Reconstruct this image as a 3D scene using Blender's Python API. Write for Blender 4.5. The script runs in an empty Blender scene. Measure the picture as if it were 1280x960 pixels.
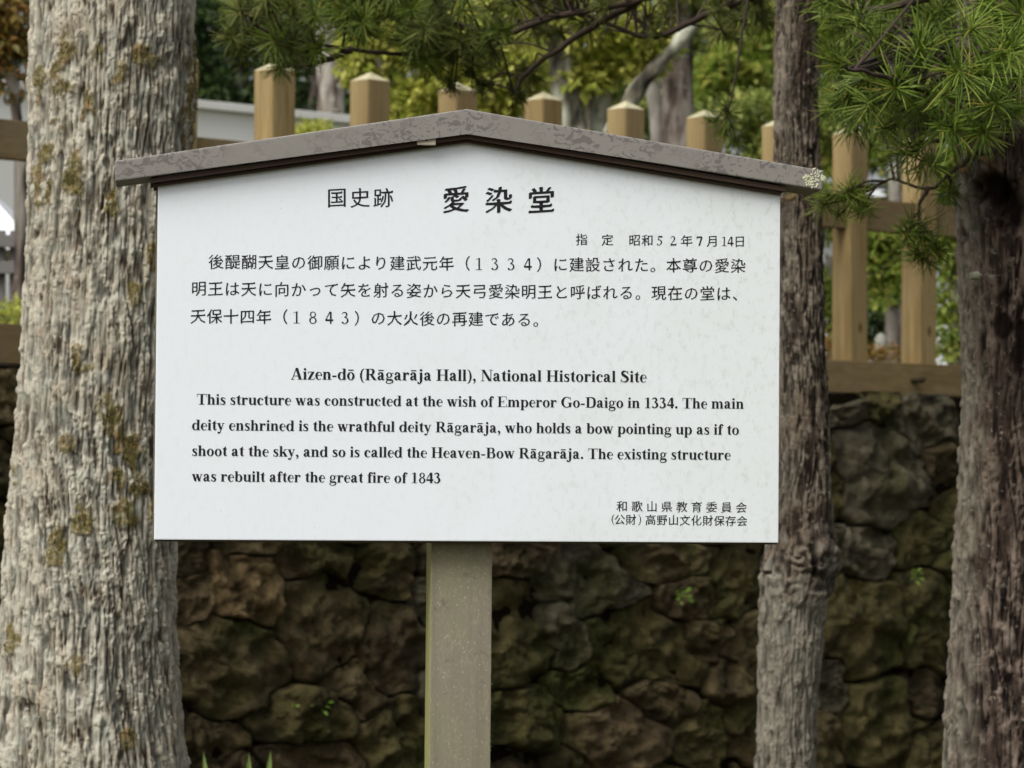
import bpy, bmesh, math, random
import numpy as np
from mathutils import Vector, Matrix, Euler
random.seed(7); RNG = np.random.default_rng(7)
R = math.radians
SC = bpy.context.scene
COL = SC.collection

# ------------------------------------------------------------------ camera
F = 4440.0                                # focal length in pixels of the 1280 px wide photograph
CAM = Vector((0, 0, 1.5))
CAM_ROT = (Matrix.Rotation(R(90 + 1.55), 3, 'X') @ Matrix.Rotation(0.008, 3, 'Z'))
cd = bpy.data.cameras.new('camera'); cam = bpy.data.objects.new('camera', cd); COL.objects.link(cam)
cam.location = CAM; cam.rotation_euler = CAM_ROT.to_euler()
cd.sensor_width = 36; cd.sensor_fit = 'HORIZONTAL'; cd.lens = 36 * F / 1280
cd.clip_start = .05; cd.clip_end = 3000
cd.dof.use_dof = True; cd.dof.focus_distance = 5.1; cd.dof.aperture_fstop = 15
SC.camera = cam
# ------------------------------------------------------------------ world, sun, exposure
w = bpy.data.worlds.new('World'); SC.world = w; w.use_nodes = True
nt = w.node_tree; nt.nodes.clear()
sky = nt.nodes.new('ShaderNodeTexSky'); sky.sky_type = 'NISHITA'; sky.sun_disc = False
SUN_EL, SUN_AZ = R(50), R(221)            # azimuth clockwise from +Y: behind the camera and to the left
sky.sun_elevation = SUN_EL; sky.sun_rotation = SUN_AZ
sky.air_density = 1.3; sky.dust_density = 6.0; sky.ozone_density = 1.0
hs = nt.nodes.new('ShaderNodeHueSaturation'); hs.inputs['Saturation'].default_value = .3
bg = nt.nodes.new('ShaderNodeBackground'); bg.inputs['Strength'].default_value = .11
wo = nt.nodes.new('ShaderNodeOutputWorld')
nt.links.new(sky.outputs[0], hs.inputs['Color']); nt.links.new(hs.outputs[0], bg.inputs['Color']); nt.links.new(bg.outputs[0], wo.inputs[0])
sl = bpy.data.lights.new('sun', 'SUN'); sl.energy = 1.7; sl.angle = R(34); sl.color = (1, .985, .96)
so = bpy.data.objects.new('sun', sl); COL.objects.link(so); so.location = (-5, -6, 12)
sd = Vector((math.sin(SUN_AZ) * math.cos(SUN_EL), math.cos(SUN_AZ) * math.cos(SUN_EL), math.sin(SUN_EL)))
so.rotation_euler = sd.to_track_quat('Z', 'Y').to_euler()
SC.view_settings.view_transform = 'Standard'; SC.view_settings.look = 'None'
SC.view_settings.gamma = 1; SC.view_settings.use_curve_mapping = False
SC.view_settings.exposure = 0.5

# ------------------------------------------------------------------ survey helpers: sight line of a pixel met with a real plane
def ray(px, py):
    return (CAM_ROT @ Vector(((px - 640) / F, (480 - py) / F, -1))).normalized()
def P(px, py, Y):
    d = ray(px, py); return CAM + d * ((Y - CAM.y) / d.y)
def hit(px, py, p0, n):
    d = ray(px, py); return CAM + d * ((p0 - CAM).dot(n) / d.dot(n))

# ------------------------------------------------------------------ numpy noise
def _h(ix, iy, iz, s):
    n = (ix * 374761393 + iy * 668265263 + iz * 2147483647 + s * 1274126177) & 0xffffffff
    n = ((n ^ (n >> 13)) * 1274126177) & 0xffffffff
    n = ((n ^ (n >> 16)) * 2246822519) & 0xffffffff
    return ((n ^ (n >> 15)) & 0xffffff) / float(0xffffff)
def vn(p, s=0):
    p = np.asarray(p, float); i = np.floor(p).astype(np.int64); f = p - i; f = f * f * (3 - 2 * f)
    r = 0
    for dx in (0, 1):
        for dy in (0, 1):
            for dz in (0, 1):
                wgt = (f[..., 0] if dx else 1 - f[..., 0]) * (f[..., 1] if dy else 1 - f[..., 1]) * (f[..., 2] if dz else 1 - f[..., 2])
                r = r + wgt * _h(i[..., 0] + dx, i[..., 1] + dy, i[..., 2] + dz, s)
    return r * 2 - 1
def fbm(p, o=4, s=0):
    a, r, p = 1., 0, np.asarray(p, float)
    for k in range(o):
        r = r + a * vn(p, s + k); p = p * 2.03 + 11.3; a *= .5
    return r

# ------------------------------------------------------------------ mesh and object helpers
def np_mesh(name, V, Fc, mat=None, smooth=False, attrs=None, mats=None, midx=None):
    """Fc: (n,k) array of equal polygons, or a list of such arrays"""
    fl = Fc if isinstance(Fc, list) else [Fc]
    fl = [np.asarray(f, np.int32) for f in fl if len(f)]
    me = bpy.data.meshes.new(name)
    V = np.asarray(V, np.float32)
    nl = sum(f.size for f in fl); nf = sum(len(f) for f in fl)
    me.vertices.add(len(V)); me.vertices.foreach_set('co', V.ravel())
    me.loops.add(nl); me.loops.foreach_set('vertex_index', np.concatenate([f.ravel() for f in fl]))
    me.polygons.add(nf)
    tot = np.concatenate([np.full(len(f), f.shape[1], np.int32) for f in fl])
    st = np.concatenate([[0], np.cumsum(tot)[:-1]]).astype(np.int32)
    me.polygons.foreach_set('loop_start', st)
    try: me.polygons.foreach_set('loop_total', tot)
    except Exception: pass
    if smooth: me.polygons.foreach_set('use_smooth', np.ones(nf, bool))
    for m in (mats or ([mat] if mat else [])): me.materials.append(m)
    if midx is not None: me.polygons.foreach_set('material_index', np.asarray(midx, np.int32))
    if attrs:
        for k, v in attrs.items():
            a = me.attributes.new(k, 'FLOAT', 'POINT'); a.data.foreach_set('value', np.asarray(v, np.float32))
    me.update(); me.validate(); return me
def link(name, me, parent=None, loc=None):
    o = bpy.data.objects.new(name, me); COL.objects.link(o)
    if parent: o.parent = parent
    if loc is not None: o.location = loc
    return o
def tag(o, label=None, cat=None, group=None, kind=None):
    if label: o['label'] = label
    if cat: o['category'] = cat
    if group: o['group'] = group
    if kind: o['kind'] = kind
    return o
def thing(name, loc, label, cat, group=None):
    o = bpy.data.objects.new(name, None); COL.objects.link(o); o.location = loc; o.empty_display_size = .1
    bpy.context.view_layer.update() if False else None
    return tag(o, label, cat, group)
def part(name, me, root, world=True, label=None, kind=None):
    """mesh given in world coordinates, parented to a thing that is only translated"""
    o = link(name, me, root)
    if world: o.location = -root.location
    return tag(o, label, kind=kind)
def bm_mesh(bm, name, mat, bevel=0, seg=2, smooth=False):
    if bevel: bmesh.ops.bevel(bm, geom=list(bm.edges), offset=bevel, segments=seg, affect='EDGES', profile=.7)
    bmesh.ops.recalc_face_normals(bm, faces=bm.faces)
    me = bpy.data.meshes.new(name); bm.to_mesh(me); bm.free(); me.materials.append(mat)
    if smooth:
        for p in me.polygons: p.use_smooth = True
    return me
def box_bm(p0, dx, dy, dz, bm=None):
    """box from corner p0 along three edge vectors"""
    bm = bm or bmesh.new(); p0, dx, dy, dz = map(Vector, (p0, dx, dy, dz))
    vs = [bm.verts.new(p0 + dx * a + dy * b + dz * c) for a in (0, 1) for b in (0, 1) for c in (0, 1)]
    for f in ((0, 1, 3, 2), (4, 6, 7, 5), (0, 4, 5, 1), (2, 3, 7, 6), (0, 2, 6, 4), (1, 5, 7, 3)): bm.faces.new([vs[i] for i in f])
    return bm
def prism_bm(pts, ext, bm=None):
    """closed outline (list of Vectors) pushed along ext"""
    bm = bm or bmesh.new(); ext = Vector(ext)
    a = [bm.verts.new(Vector(p)) for p in pts]; b = [bm.verts.new(Vector(p) + ext) for p in pts]
    bm.faces.new(a); bm.faces.new(b[::-1])
    for i in range(len(a)): bm.faces.new((a[i], a[i - 1], b[i - 1], b[i]))
    return bm
def tube_np(pts, rad, k=7):
    pts = np.asarray([tuple(p) for p in pts], float); n = len(pts); rad = np.broadcast_to(rad, (n,))
    t = np.gradient(pts, axis=0); t /= np.linalg.norm(t, axis=1)[:, None] + 1e-9
    up = np.array([.13, .21, .97]); a = np.cross(t, up); a /= np.linalg.norm(a, axis=1)[:, None] + 1e-9; b = np.cross(t, a)
    th = np.linspace(0, 2 * math.pi, k, endpoint=False)
    V = pts[:, None] + rad[:, None, None] * (np.cos(th)[None, :, None] * a[:, None] + np.sin(th)[None, :, None] * b[:, None])
    i = np.arange(n - 1)[:, None] * k; j = np.arange(k)[None]; j2 = (j + 1) % k
    Fq = np.stack([i + j, i + j2, i + k + j2, i + k + j], -1).reshape(-1, 4)
    return V.reshape(-1, 3), Fq
class Acc:
    def __init__(s): s.V = []; s.F = []; s.n = 0
    def add(s, V, Fq): s.V.append(V); s.F.append(np.asarray(Fq) + s.n); s.n += len(V)
    def mesh(s, name, mat, **k):
        by = {}
        for f in s.F: by.setdefault(f.shape[1], []).append(f)
        return np_mesh(name, np.concatenate(s.V), [np.concatenate(v) for v in by.values()], mat, **k)
def spline(pts, n=12):
    pts = [np.array(tuple(p), float) for p in pts]; pts = [2 * pts[0] - pts[1]] + pts + [2 * pts[-1] - pts[-2]]
    out = []
    for i in range(1, len(pts) - 2):
        a, b, c, d = pts[i - 1:i + 3]
        for t in np.linspace(0, 1, n, endpoint=False):
            out.append(.5 * (2 * b + (c - a) * t + (2 * a - 5 * b + 4 * c - d) * t * t + (3 * b - a - 3 * c + d) * t ** 3))
    out.append(pts[-2]); return np.array(out)

# ------------------------------------------------------------------ materials
class NM:
    """small node-material writer"""
    def __init__(s, name, rough=.8, spec=.3):
        s.m = bpy.data.materials.new(name); s.m.use_nodes = True; s.t = s.m.node_tree
        s.b = s.t.nodes['Principled BSDF']; s.b.inputs['Roughness'].default_value = rough
        s.b.inputs['Specular IOR Level'].default_value = spec
        s.co = s.t.nodes.new('ShaderNodeTexCoord').outputs['Object']
    def set(s, sock, v):
        if hasattr(v, 'is_linked') or isinstance(v, bpy.types.NodeSocket): s.t.links.new(v, sock)
        elif isinstance(v, (tuple, list)) and len(v) == 3 and sock.type == 'RGBA': sock.default_value = (*v, 1)
        else: sock.default_value = v
    def mapping(s, sc, co=None, rot=(0, 0, 0)):
        n = s.t.nodes.new('ShaderNodeMapping'); n.inputs['Scale'].default_value = sc if isinstance(sc, (tuple, list)) else (sc,) * 3
        n.inputs['Rotation'].default_value = rot
        s.t.links.new(co or s.co, n.inputs['Vector']); return n.outputs[0]
    def noise(s, scale, detail=5, rough=.55, dist=0, co=None):
        n = s.t.nodes.new('ShaderNodeTexNoise'); n.inputs['Scale'].default_value = scale if not isinstance(scale, (tuple, list)) else 1
        n.inputs['Detail'].default_value = detail; n.inputs['Roughness'].default_value = rough; n.inputs['Distortion'].default_value = dist
        s.t.links.new(s.mapping(scale, co) if isinstance(scale, (tuple, list)) else (co or s.co), n.inputs['Vector'])
        return n.outputs['Fac']
    def voro(s, scale, feat='F1', out='Distance', co=None):
        n = s.t.nodes.new('ShaderNodeTexVoronoi'); n.feature = feat; n.inputs['Scale'].default_value = 1
        s.t.links.new(s.mapping(scale, co), n.inputs['Vector']); return n.outputs[out]
    def ramp(s, fac, stops, interp='LINEAR'):
        n = s.t.nodes.new('ShaderNodeValToRGB'); e = n.color_ramp.elements; n.color_ramp.interpolation = interp
        while len(e) < len(stops): e.new(.5)
        for i, (p, c) in enumerate(stops):
            e[i].position = p; e[i].color = (*c, 1) if isinstance(c, (tuple, list)) else (c, c, c, 1)
        s.set(n.inputs[0], fac); return n.outputs[0]
    def mix(s, f, a, b, mode='MIX'):
        n = s.t.nodes.new('ShaderNodeMix'); n.data_type = 'RGBA'; n.blend_type = mode
        s.set(n.inputs[0], f); s.set(n.inputs[6], a); s.set(n.inputs[7], b); return n.outputs[2]
    def math(s, op, a, b=0):
        n = s.t.nodes.new('ShaderNodeMath'); n.operation = op; s.set(n.inputs[0], a); s.set(n.inputs[1], b); return n.outputs[0]
    def attr(s, name):
        n = s.t.nodes.new('ShaderNodeAttribute'); n.attribute_name = name; return n.outputs['Fac']
    def island(s):
        return s.t.nodes.new('ShaderNodeNewGeometry').outputs['Random Per Island']
    def objrand(s):
        return s.t.nodes.new('ShaderNodeObjectInfo').outputs['Random']
    def color(s, c): s.set(s.b.inputs['Base Color'], c); return s
    def rough(s, c): s.set(s.b.inputs['Roughness'], c); return s
    def bump(s, h, strength=.5, dist=.01):
        n = s.t.nodes.new('ShaderNodeBump'); n.inputs['Strength'].default_value = strength; n.inputs['Distance'].default_value = dist
        s.set(n.inputs['Height'], h); s.t.links.new(n.outputs[0], s.b.inputs['Normal']); return s
    def translucent(s, amt, c):
        tr = s.t.nodes.new('ShaderNodeBsdfTranslucent'); s.set(tr.inputs['Color'], c)
        mx = s.t.nodes.new('ShaderNodeMixShader'); mx.inputs[0].default_value = amt
        out = s.t.nodes['Material Output']
        s.t.links.new(s.b.outputs[0], mx.inputs[1]); s.t.links.new(tr.outputs[0], mx.inputs[2]); s.t.links.new(mx.outputs[0], out.inputs[0]); return s

def leaf_mat(name, stops, rough=.5, tr=.3, spec=.35):
    n = NM(name, rough, spec); c = n.ramp(n.island(), stops); n.color(c); n.translucent(tr, c); return n.m
def bark_mat(name, valley, mid, ridge, red=None, lichen=(.42, .43, .36), scale=1.0, moss=(.20, .17, .055)):
    n = NM(name, .92, .15)
    r = n.attr('ridge'); f1 = n.noise((90 * scale, 90 * scale, 8 * scale), 7, .65, .4); f2 = n.noise((16, 16, 5), 4, .6); f3 = n.noise((7, 7, 4), 5, .6)
    fl = n.noise((120 * scale, 120 * scale, 38 * scale), 5, .7)
    v = n.math('ADD', n.math('MULTIPLY', r, .60), n.math('MULTIPLY', n.math('ADD', f1, n.math('ADD', n.math('MULTIPLY', f3, .7), n.math('MULTIPLY', fl, .8))), .36))
    c = n.ramp(v, [(.50, valley), (.66, mid), (.84, ridge), (1.0, tuple(x * 1.35 for x in ridge))])
    c = n.mix(n.ramp(f3, [(.48, 0.), (.62, .55)]), c, n.ramp(v, [(.5, valley), (.9, tuple(a_ * b_ for a_, b_ in zip(ridge, (.62, .52, .42))))]))
    if red: c = n.mix(n.ramp(f2, [(.46, 0.), (.62, 1.)]), c, n.ramp(v, [(.3, tuple(x * .4 for x in red)), (.75, red)]))
    sp = n.noise(55 * scale, 4, .7); c = n.mix(n.ramp(sp, [(.60, 0.), (.70, .8)]), c, lichen)
    pale = n.attr('pale'); c = n.mix(n.math('MULTIPLY', pale, .75), c, n.ramp(v, [(.3, tuple(x * .35 for x in lichen)), (.75, lichen)]))  # pale mask: pale bark plus painted-in lit trunk sides, in the lichen tint
    mo = n.math('MULTIPLY', n.attr('moss'), n.ramp(n.noise(90, 4, .7), [(.35, .2), (.55, 1.)]))
    mc = n.ramp(n.noise(24, 3), [(.35, tuple(x * .55 for x in moss)), (.5, moss), (.62, (.26, .15, .055))])
    c = n.mix(mo, c, mc)
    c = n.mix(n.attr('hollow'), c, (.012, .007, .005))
    n.color(c); n.bump(n.math('ADD', f1, n.math('MULTIPLY', fl, .6)), .9, .006); return n.m
def wood_mat(name, dark, light, axis=(30, 30, 2.2), weather=(.3, .27, .22)):
    n = NM(name, .75, .2)
    g = n.noise(axis, 7, .6, .6); k = n.noise(2.2, 3); g2 = n.noise((axis[0] * 5, axis[1] * 5, axis[2] * 3), 3)
    c = n.ramp(g, [(.3, dark), (.6, light)]); c = n.mix(n.ramp(g2, [(.4, .25), (.6, 0.)]), c, tuple(x * .5 for x in dark))
    c = n.mix(n.ramp(k, [(.45, 0.), (.7, .55)]), c, weather)
    c = n.mix(n.ramp(n.objrand(), [(0, 0.), (1, .5)]), c, tuple(x * .75 for x in dark)); c = n.mix(n.ramp(n.noise((9, 9, 3), 5, .7), [(.55, 0.), (.75, .5)]), c, (.10, .085, .055))
    kn = n.voro((7, 7, 4)); c = n.mix(n.ramp(kn, [(.06, .8), (.12, 0.)]), c, (.06, .03, .012))
    n.color(c); n.bump(g, .3, .003); return n.m

def plain(name, c, rough=.6, spec=.3):
    n = NM(name, rough, spec); n.color(n.mix(n.noise(14, 4), tuple(x * .82 for x in c), c)); return n.m

# sign materials
n = NM('white_board_paint', .42, .4)
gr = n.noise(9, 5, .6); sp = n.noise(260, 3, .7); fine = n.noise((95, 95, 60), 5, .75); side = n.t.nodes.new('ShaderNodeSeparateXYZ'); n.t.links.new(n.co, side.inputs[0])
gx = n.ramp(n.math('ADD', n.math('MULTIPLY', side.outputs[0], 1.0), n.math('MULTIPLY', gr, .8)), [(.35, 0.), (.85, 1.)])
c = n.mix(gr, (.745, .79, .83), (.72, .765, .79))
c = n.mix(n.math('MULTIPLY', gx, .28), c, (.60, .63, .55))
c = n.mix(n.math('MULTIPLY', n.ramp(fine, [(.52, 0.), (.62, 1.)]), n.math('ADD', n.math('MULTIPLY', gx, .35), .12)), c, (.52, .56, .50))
c = n.mix(n.ramp(sp, [(.69, 0.), (.73, .8)]), c, (.14, .14, .12))
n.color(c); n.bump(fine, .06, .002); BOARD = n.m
BLACK = plain('lettering_ink', (.014, .014, .018), .5, .2)
n = NM('roof_cladding', .55, .4)
wv = n.noise((52, 10, 68), 3, .5, 2.4); wl = n.noise(8, 3); m1 = n.ramp(wv, [(.525, 0.), (.545, 1.)]); m2 = n.ramp(wl, [(.45, 0.), (.55, 1.)])
c = n.mix(n.noise(30, 5, .7), (.18, .167, .148), (.24, .225, .203)); c = n.mix(n.math('MULTIPLY', n.math('MULTIPLY', m1, m2), .8), c, (.115, .10, .092))
c = n.mix(n.ramp(n.noise(150, 3, .7), [(.64, 0.), (.7, .5)]), c, (.12, .10, .09))
n.color(c); n.bump(wv, .12, .002); CLAD = n.m
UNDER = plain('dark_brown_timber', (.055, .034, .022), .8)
EDGE = plain('board_edge', (.15, .125, .09), .8)
n = NM('lichened_post', .85, .2)
a1 = n.noise((130, 130, 70), 6, .8, 1.5); a2 = n.noise(5, 3); a3 = n.voro((140, 140, 110))
c = n.mix(n.ramp(a2, [(.4, 0.), (.62, 1.)]), (.215, .19, .145), (.215, .205, .13))
c = n.mix(n.ramp(a1, [(.50, 0.), (.64, .5)]), c, (.34, .315, .215)); c = n.mix(n.ramp(a3, [(.10, .5), (.2, 0.)]), c, (.44, .42, .30))
c = n.mix(n.ramp(n.noise(45, 4), [(.62, 0.), (.7, .5)]), c, (.11, .09, .07))
c = n.mix(n.ramp(n.noise((60, 60, 2.5), 5, .6), [(.45, 0.), (.65, .5)]), c, (.15, .13, .095)); n.color(c); n.bump(a1, .3, .002); POST = n.m
n = NM('algae_side', .9, .1); n.color(n.mix(n.noise(40, 4, .7), (.19, .19, .07), (.32, .31, .13))); ALGAE = n.m
LICHEN = plain('crust_lichen', (.62, .64, .42), .95, .1)
TABM = plain('beige_plastic', (.48, .43, .33), .6)

# others
BARK_L = bark_mat('bark_grey_fibrous', (.040, .030, .020), (.185, .157, .115), (.36, .325, .255))
BARK_M = bark_mat('bark_dark_red', (.008, .006, .004), (.045, .034, .024), (.15, .125, .095), red=(.046, .032, .023), lichen=(.30, .28, .22), scale=1.3)
BARK_R = bark_mat('bark_reddish_stringy', (.008, .005, .004), (.045, .030, .022), (.13, .10, .078), red=(.050, .034, .025), lichen=(.25, .235, .18), scale=1.1)
BARK_G = bark_mat('bark_mottled_lichen', (.03, .028, .022), (.12, .115, .085), (.27, .275, .21), lichen=(.48, .50, .40), scale=.22)
BARK_D = bark_mat('bark_distant', (.03, .022, .018), (.11, .085, .07), (.20, .17, .15), scale=.3)
WOOD = wood_mat('weathered_cedar', (.20, .132, .050), (.37, .275, .125), weather=(.28, .235, .135))
WOODR = wood_mat('weathered_cedar_rail', (.17, .115, .048), (.30, .22, .105), axis=(4, 4, 30), weather=(.2, .165, .115))
CAP = wood_mat('pale_end_grain', (.30, .26, .15), (.60, .55, .36), axis=(14, 14, 14), weather=(.5, .5, .33))
NEEDLE = leaf_mat('needle_green', [(0, (.08, .13, .014)), (.5, (.16, .235, .026)), (.9, (.26, .33, .05)), (1, (.36, .30, .06))], .45, .4)
NEEDLE_D = leaf_mat('needle_olive', [(0, (.08, .105, .016)), (.5, (.15, .18, .03)), (.9, (.25, .27, .06)), (1, (.30, .24, .08))], .5, .4)
NEEDLE_B = leaf_mat('needle_bright', [(0, (.10, .17, .018)), (.5, (.21, .31, .035)), (.9, (.33, .42, .07)), (1, (.40, .30, .06))], .42, .42)
TWIG = plain('twig_bark', (.05, .034, .024), .9)
LIME = leaf_mat('leaf_lime', [(0, (.24, .30, .04)), (.5, (.44, .47, .08)), (1, (.62, .60, .16))], .5, .5)
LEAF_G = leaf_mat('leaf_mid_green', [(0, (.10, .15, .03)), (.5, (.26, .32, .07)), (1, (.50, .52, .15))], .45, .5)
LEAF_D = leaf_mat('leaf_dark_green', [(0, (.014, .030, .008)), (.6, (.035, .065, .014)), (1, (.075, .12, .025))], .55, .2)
LEAF_Y = leaf_mat('leaf_yellow_green', [(0, (.14, .22, .03)), (.6, (.28, .36, .06)), (1, (.46, .44, .10))], .5, .5)
LEAF_O = leaf_mat('leaf_orange', [(0, (.10, .10, .02)), (.5, (.22, .15, .03)), (1, (.28, .12, .03))], .5, .35)
WEED = leaf_mat('weed_green', [(0, (.14, .28, .03)), (1, (.28, .42, .07))], .45, .3)
BLADE = leaf_mat('blade_green', [(0, (.16, .27, .06)), (1, (.30, .38, .12))], .45, .35)
PLASTER = (lambda n: (n.color(n.mix(n.ramp(n.noise((1.2, 1.2, .5), 5), [(.35, 0.), (.7, .5)]), (.86, .86, .82), (.72, .73, .67))), n.m)[1])(NM('pale_plaster', .85))
WHITE = plain('white_canvas', (.78, .80, .82), .6)
GREYT = plain('grey_timber', (.16, .15, .14), .8)
TILE = plain('grey_roof_tile', (.20, .21, .22), .5)
DARKW = plain('dark_window', (.03, .035, .04), .2, .5)
n = NM('soil', .95, .1); c = n.mix(n.noise(3, 6, .7), (.035, .026, .016), (.09, .07, .042)); n.color(n.mix(n.ramp(n.noise(.8, 4), [(.45, 0.), (.6, .8)]), c, (.05, .07, .02))); n.bump(n.noise(20, 6), .6, .03); SOIL = n.m
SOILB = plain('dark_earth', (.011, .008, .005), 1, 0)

def stone_mat(name, a, b, mossy=.5, crust=.4):
    n = NM(name, .88, .2)
    geo = n.t.nodes.new('ShaderNodeNewGeometry').outputs['Position']
    f = n.noise(5, 7, .68, .6, co=geo); g = n.noise(17, 7, .7, .3, co=geo); q = n.noise(2.3, 4, .6, co=geo); s = n.noise(60, 4, .75, co=geo)
    c = n.ramp(f, [(.36, tuple(x * .35 for x in a)), (.5, a), (.62, b)])
    c = n.mix(n.ramp(g, [(.5, 0.), (.72, .7)]), c, tuple(x * .4 for x in a))
    c = n.mix(n.ramp(q, [(.58 - .14 * mossy, 0.), (.70 - .12 * mossy, .9 * min(1, mossy + .3))]), c, n.ramp(s, [(.3, (.014, .015, .004)), (.5, (.042, .044, .009)), (.72, (.10, .105, .02))]))
    c = n.mix(n.ramp(n.noise(11, 5, .7, co=geo), [(.66 - .04 * crust, 0.), (.74, crust)]), c, (.10, .098, .075))
    c = n.mix(n.ramp(s, [(.64, 0.), (.75, .4)]), c, (.10, .078, .055))
    cr = n.voro((7, 7, 9), 'DISTANCE_TO_EDGE', co=n.mapping(1, n.t.nodes['Mapping'].outputs[0] if 0 else geo)); c = n.mix(n.ramp(cr, [(.0, .3), (.02, 0.)]), c, (.008, .006, .004))
    n.color(c); n.bump(n.math('ADD', n.math('ADD', g, f), n.math('MULTIPLY', s, .4)), 1.0, .03); return n.m
ST = [stone_mat('stone_brown', (.095, .071, .031), (.165, .128, .062), .65, .3),
      stone_mat('stone_ochre', (.15, .102, .045), (.25, .175, .085), .1, .2),
      stone_mat('stone_dark', (.062, .046, .021), (.11, .083, .042), .5, .2),
      stone_mat('stone_mossy', (.078, .066, .022), (.135, .108, .042), .8, .2),
      stone_mat('stone_grey', (.095, .082, .048), (.17, .15, .098), .4, .6),
      stone_mat('stone_redbrown', (.095, .068, .032), (.16, .115, .058), .4, .25)]





# ================================================================== SETTING
# fence line (plan): reference post at photo x=340, receding to the right
FREF = Vector((-.858, 12.7, 0)); FD = Vector((.7245, .6893, 0)).normalized(); FN = Vector((FD.y, -FD.x, 0))   # FN faces the camera side
PITCH = .4477
WALL_TOP = 1.872
def sheet(name, pts, z, mat, label=None):
    me = np_mesh(name, [(x, y, z) for x, y in pts], np.arange(len(pts))[None], mat)
    return tag(link(name, me), kind='structure')
sheet('ground', [(-900, -900), (900, -900), (900, 1500), (-900, 1500)], 0, SOIL)
WF = FREF + FN * .13                      # wall face line
a = WF + FD * -60 - FN * .12; b = WF + FD * 120 - FN * .12
me = bm_mesh(prism_bm([a, b, b - FN * 400, a - FN * 400], (0, 0, WALL_TOP - .001)), 'terrace', SOIL)
tag(link('terrace', me), kind='structure')

# ---------------------------------------------------------------- stone retaining wall
wall = thing('stone_retaining_wall', (WF.x, WF.y, 0), 'dark mossy dry stone retaining wall of big irregular boulders under the wooden fence', 'wall')
HOLD = 'photo'
seeds = [  # cx, cy, rx, ry, angle, material
 (242,700,26,24,0,2),(310,740,42,56,-38,1),(285,832,72,62,42,0),(397,697,52,25,5,5),(490,712,44,36,0,0),(412,785,46,66,-12,0),(500,812,40,56,30,2),
 (265,932,46,30,0,0),(385,897,66,30,-5,3),(495,925,50,44,10,3),(400,962,70,32,0,5),(300,985,50,34,0,2),
 (642,697,46,22,5,2),(738,733,64,38,5,4),(852,702,62,32,0,0),(712,794,22,48,-20,4),(640,800,48,72,0,3),(655,898,52,46,0,3),(807,812,68,52,10,3),
 (893,800,27,26,0,0),(930,735,36,50,0,3),(925,860,24,46,0,0),(772,925,64,44,5,5),(885,925,34,30,0,3),(830,875,38,22,10,0),
 (1056,510,32,22,-10,4),(1108,508,22,26,0,3),(1165,525,34,34,0,4),(1105,592,66,50,40,4),(1040,605,19,52,0,3),(1185,590,22,34,0,2),
 (1088,690,38,28,10,4),(1163,675,44,32,-5,3),(1075,780,46,62,12,3),(1163,780,38,58,0,3),(1044,855,26,32,0,4),(1106,908,54,46,10,3),
 (1160,870,22,34,30,2),(1168,940,34,30,0,3),(1038,930,24,40,0,0),(14,500,40,30,0,0),(-20,580,40,46,0,2),(60,600,46,40,0,3)]
rs = random.Random(5)
tries = 0
while tries < 9000:
    tries += 1
    x, y = rs.uniform(-260, 1500), rs.uniform(470, 1190)
    rx, ry = rs.uniform(26, 66), rs.uniform(24, 50)
    if y < 495 + (x - 1100) * .04: ry = min(ry, 28)
    if all(((x - s[0]) / (rx * .8 + s[2] * .8)) ** 2 + ((y - s[1]) / (ry * .8 + s[3] * .8)) ** 2 > 1 for s in seeds):
        seeds.append((x, y, rx, ry, rs.uniform(-40, 40), rs.choice([0, 0, 2, 3, 3, 4, 5])))
SD = np.array([s[:5] for s in seeds], float)
def wtop_px(x):                            # photo line of the coping
    return 486 + (x - 1028) * .032
def metric(x, y, i):
    s = SD[i]; a = np.radians(s[4]); dx, dy = x - s[0], y - s[1]
    u = (dx * np.cos(a) + dy * np.sin(a)) / s[2]; v = (-dx * np.sin(a) + dy * np.cos(a)) / s[3]
    return np.sqrt(u * u + v * v)
ROTT = np.array(CAM_ROT).T; CAMN = np.array(CAM); WFN = np.array(WF); FNN = np.array(FN)
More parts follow.
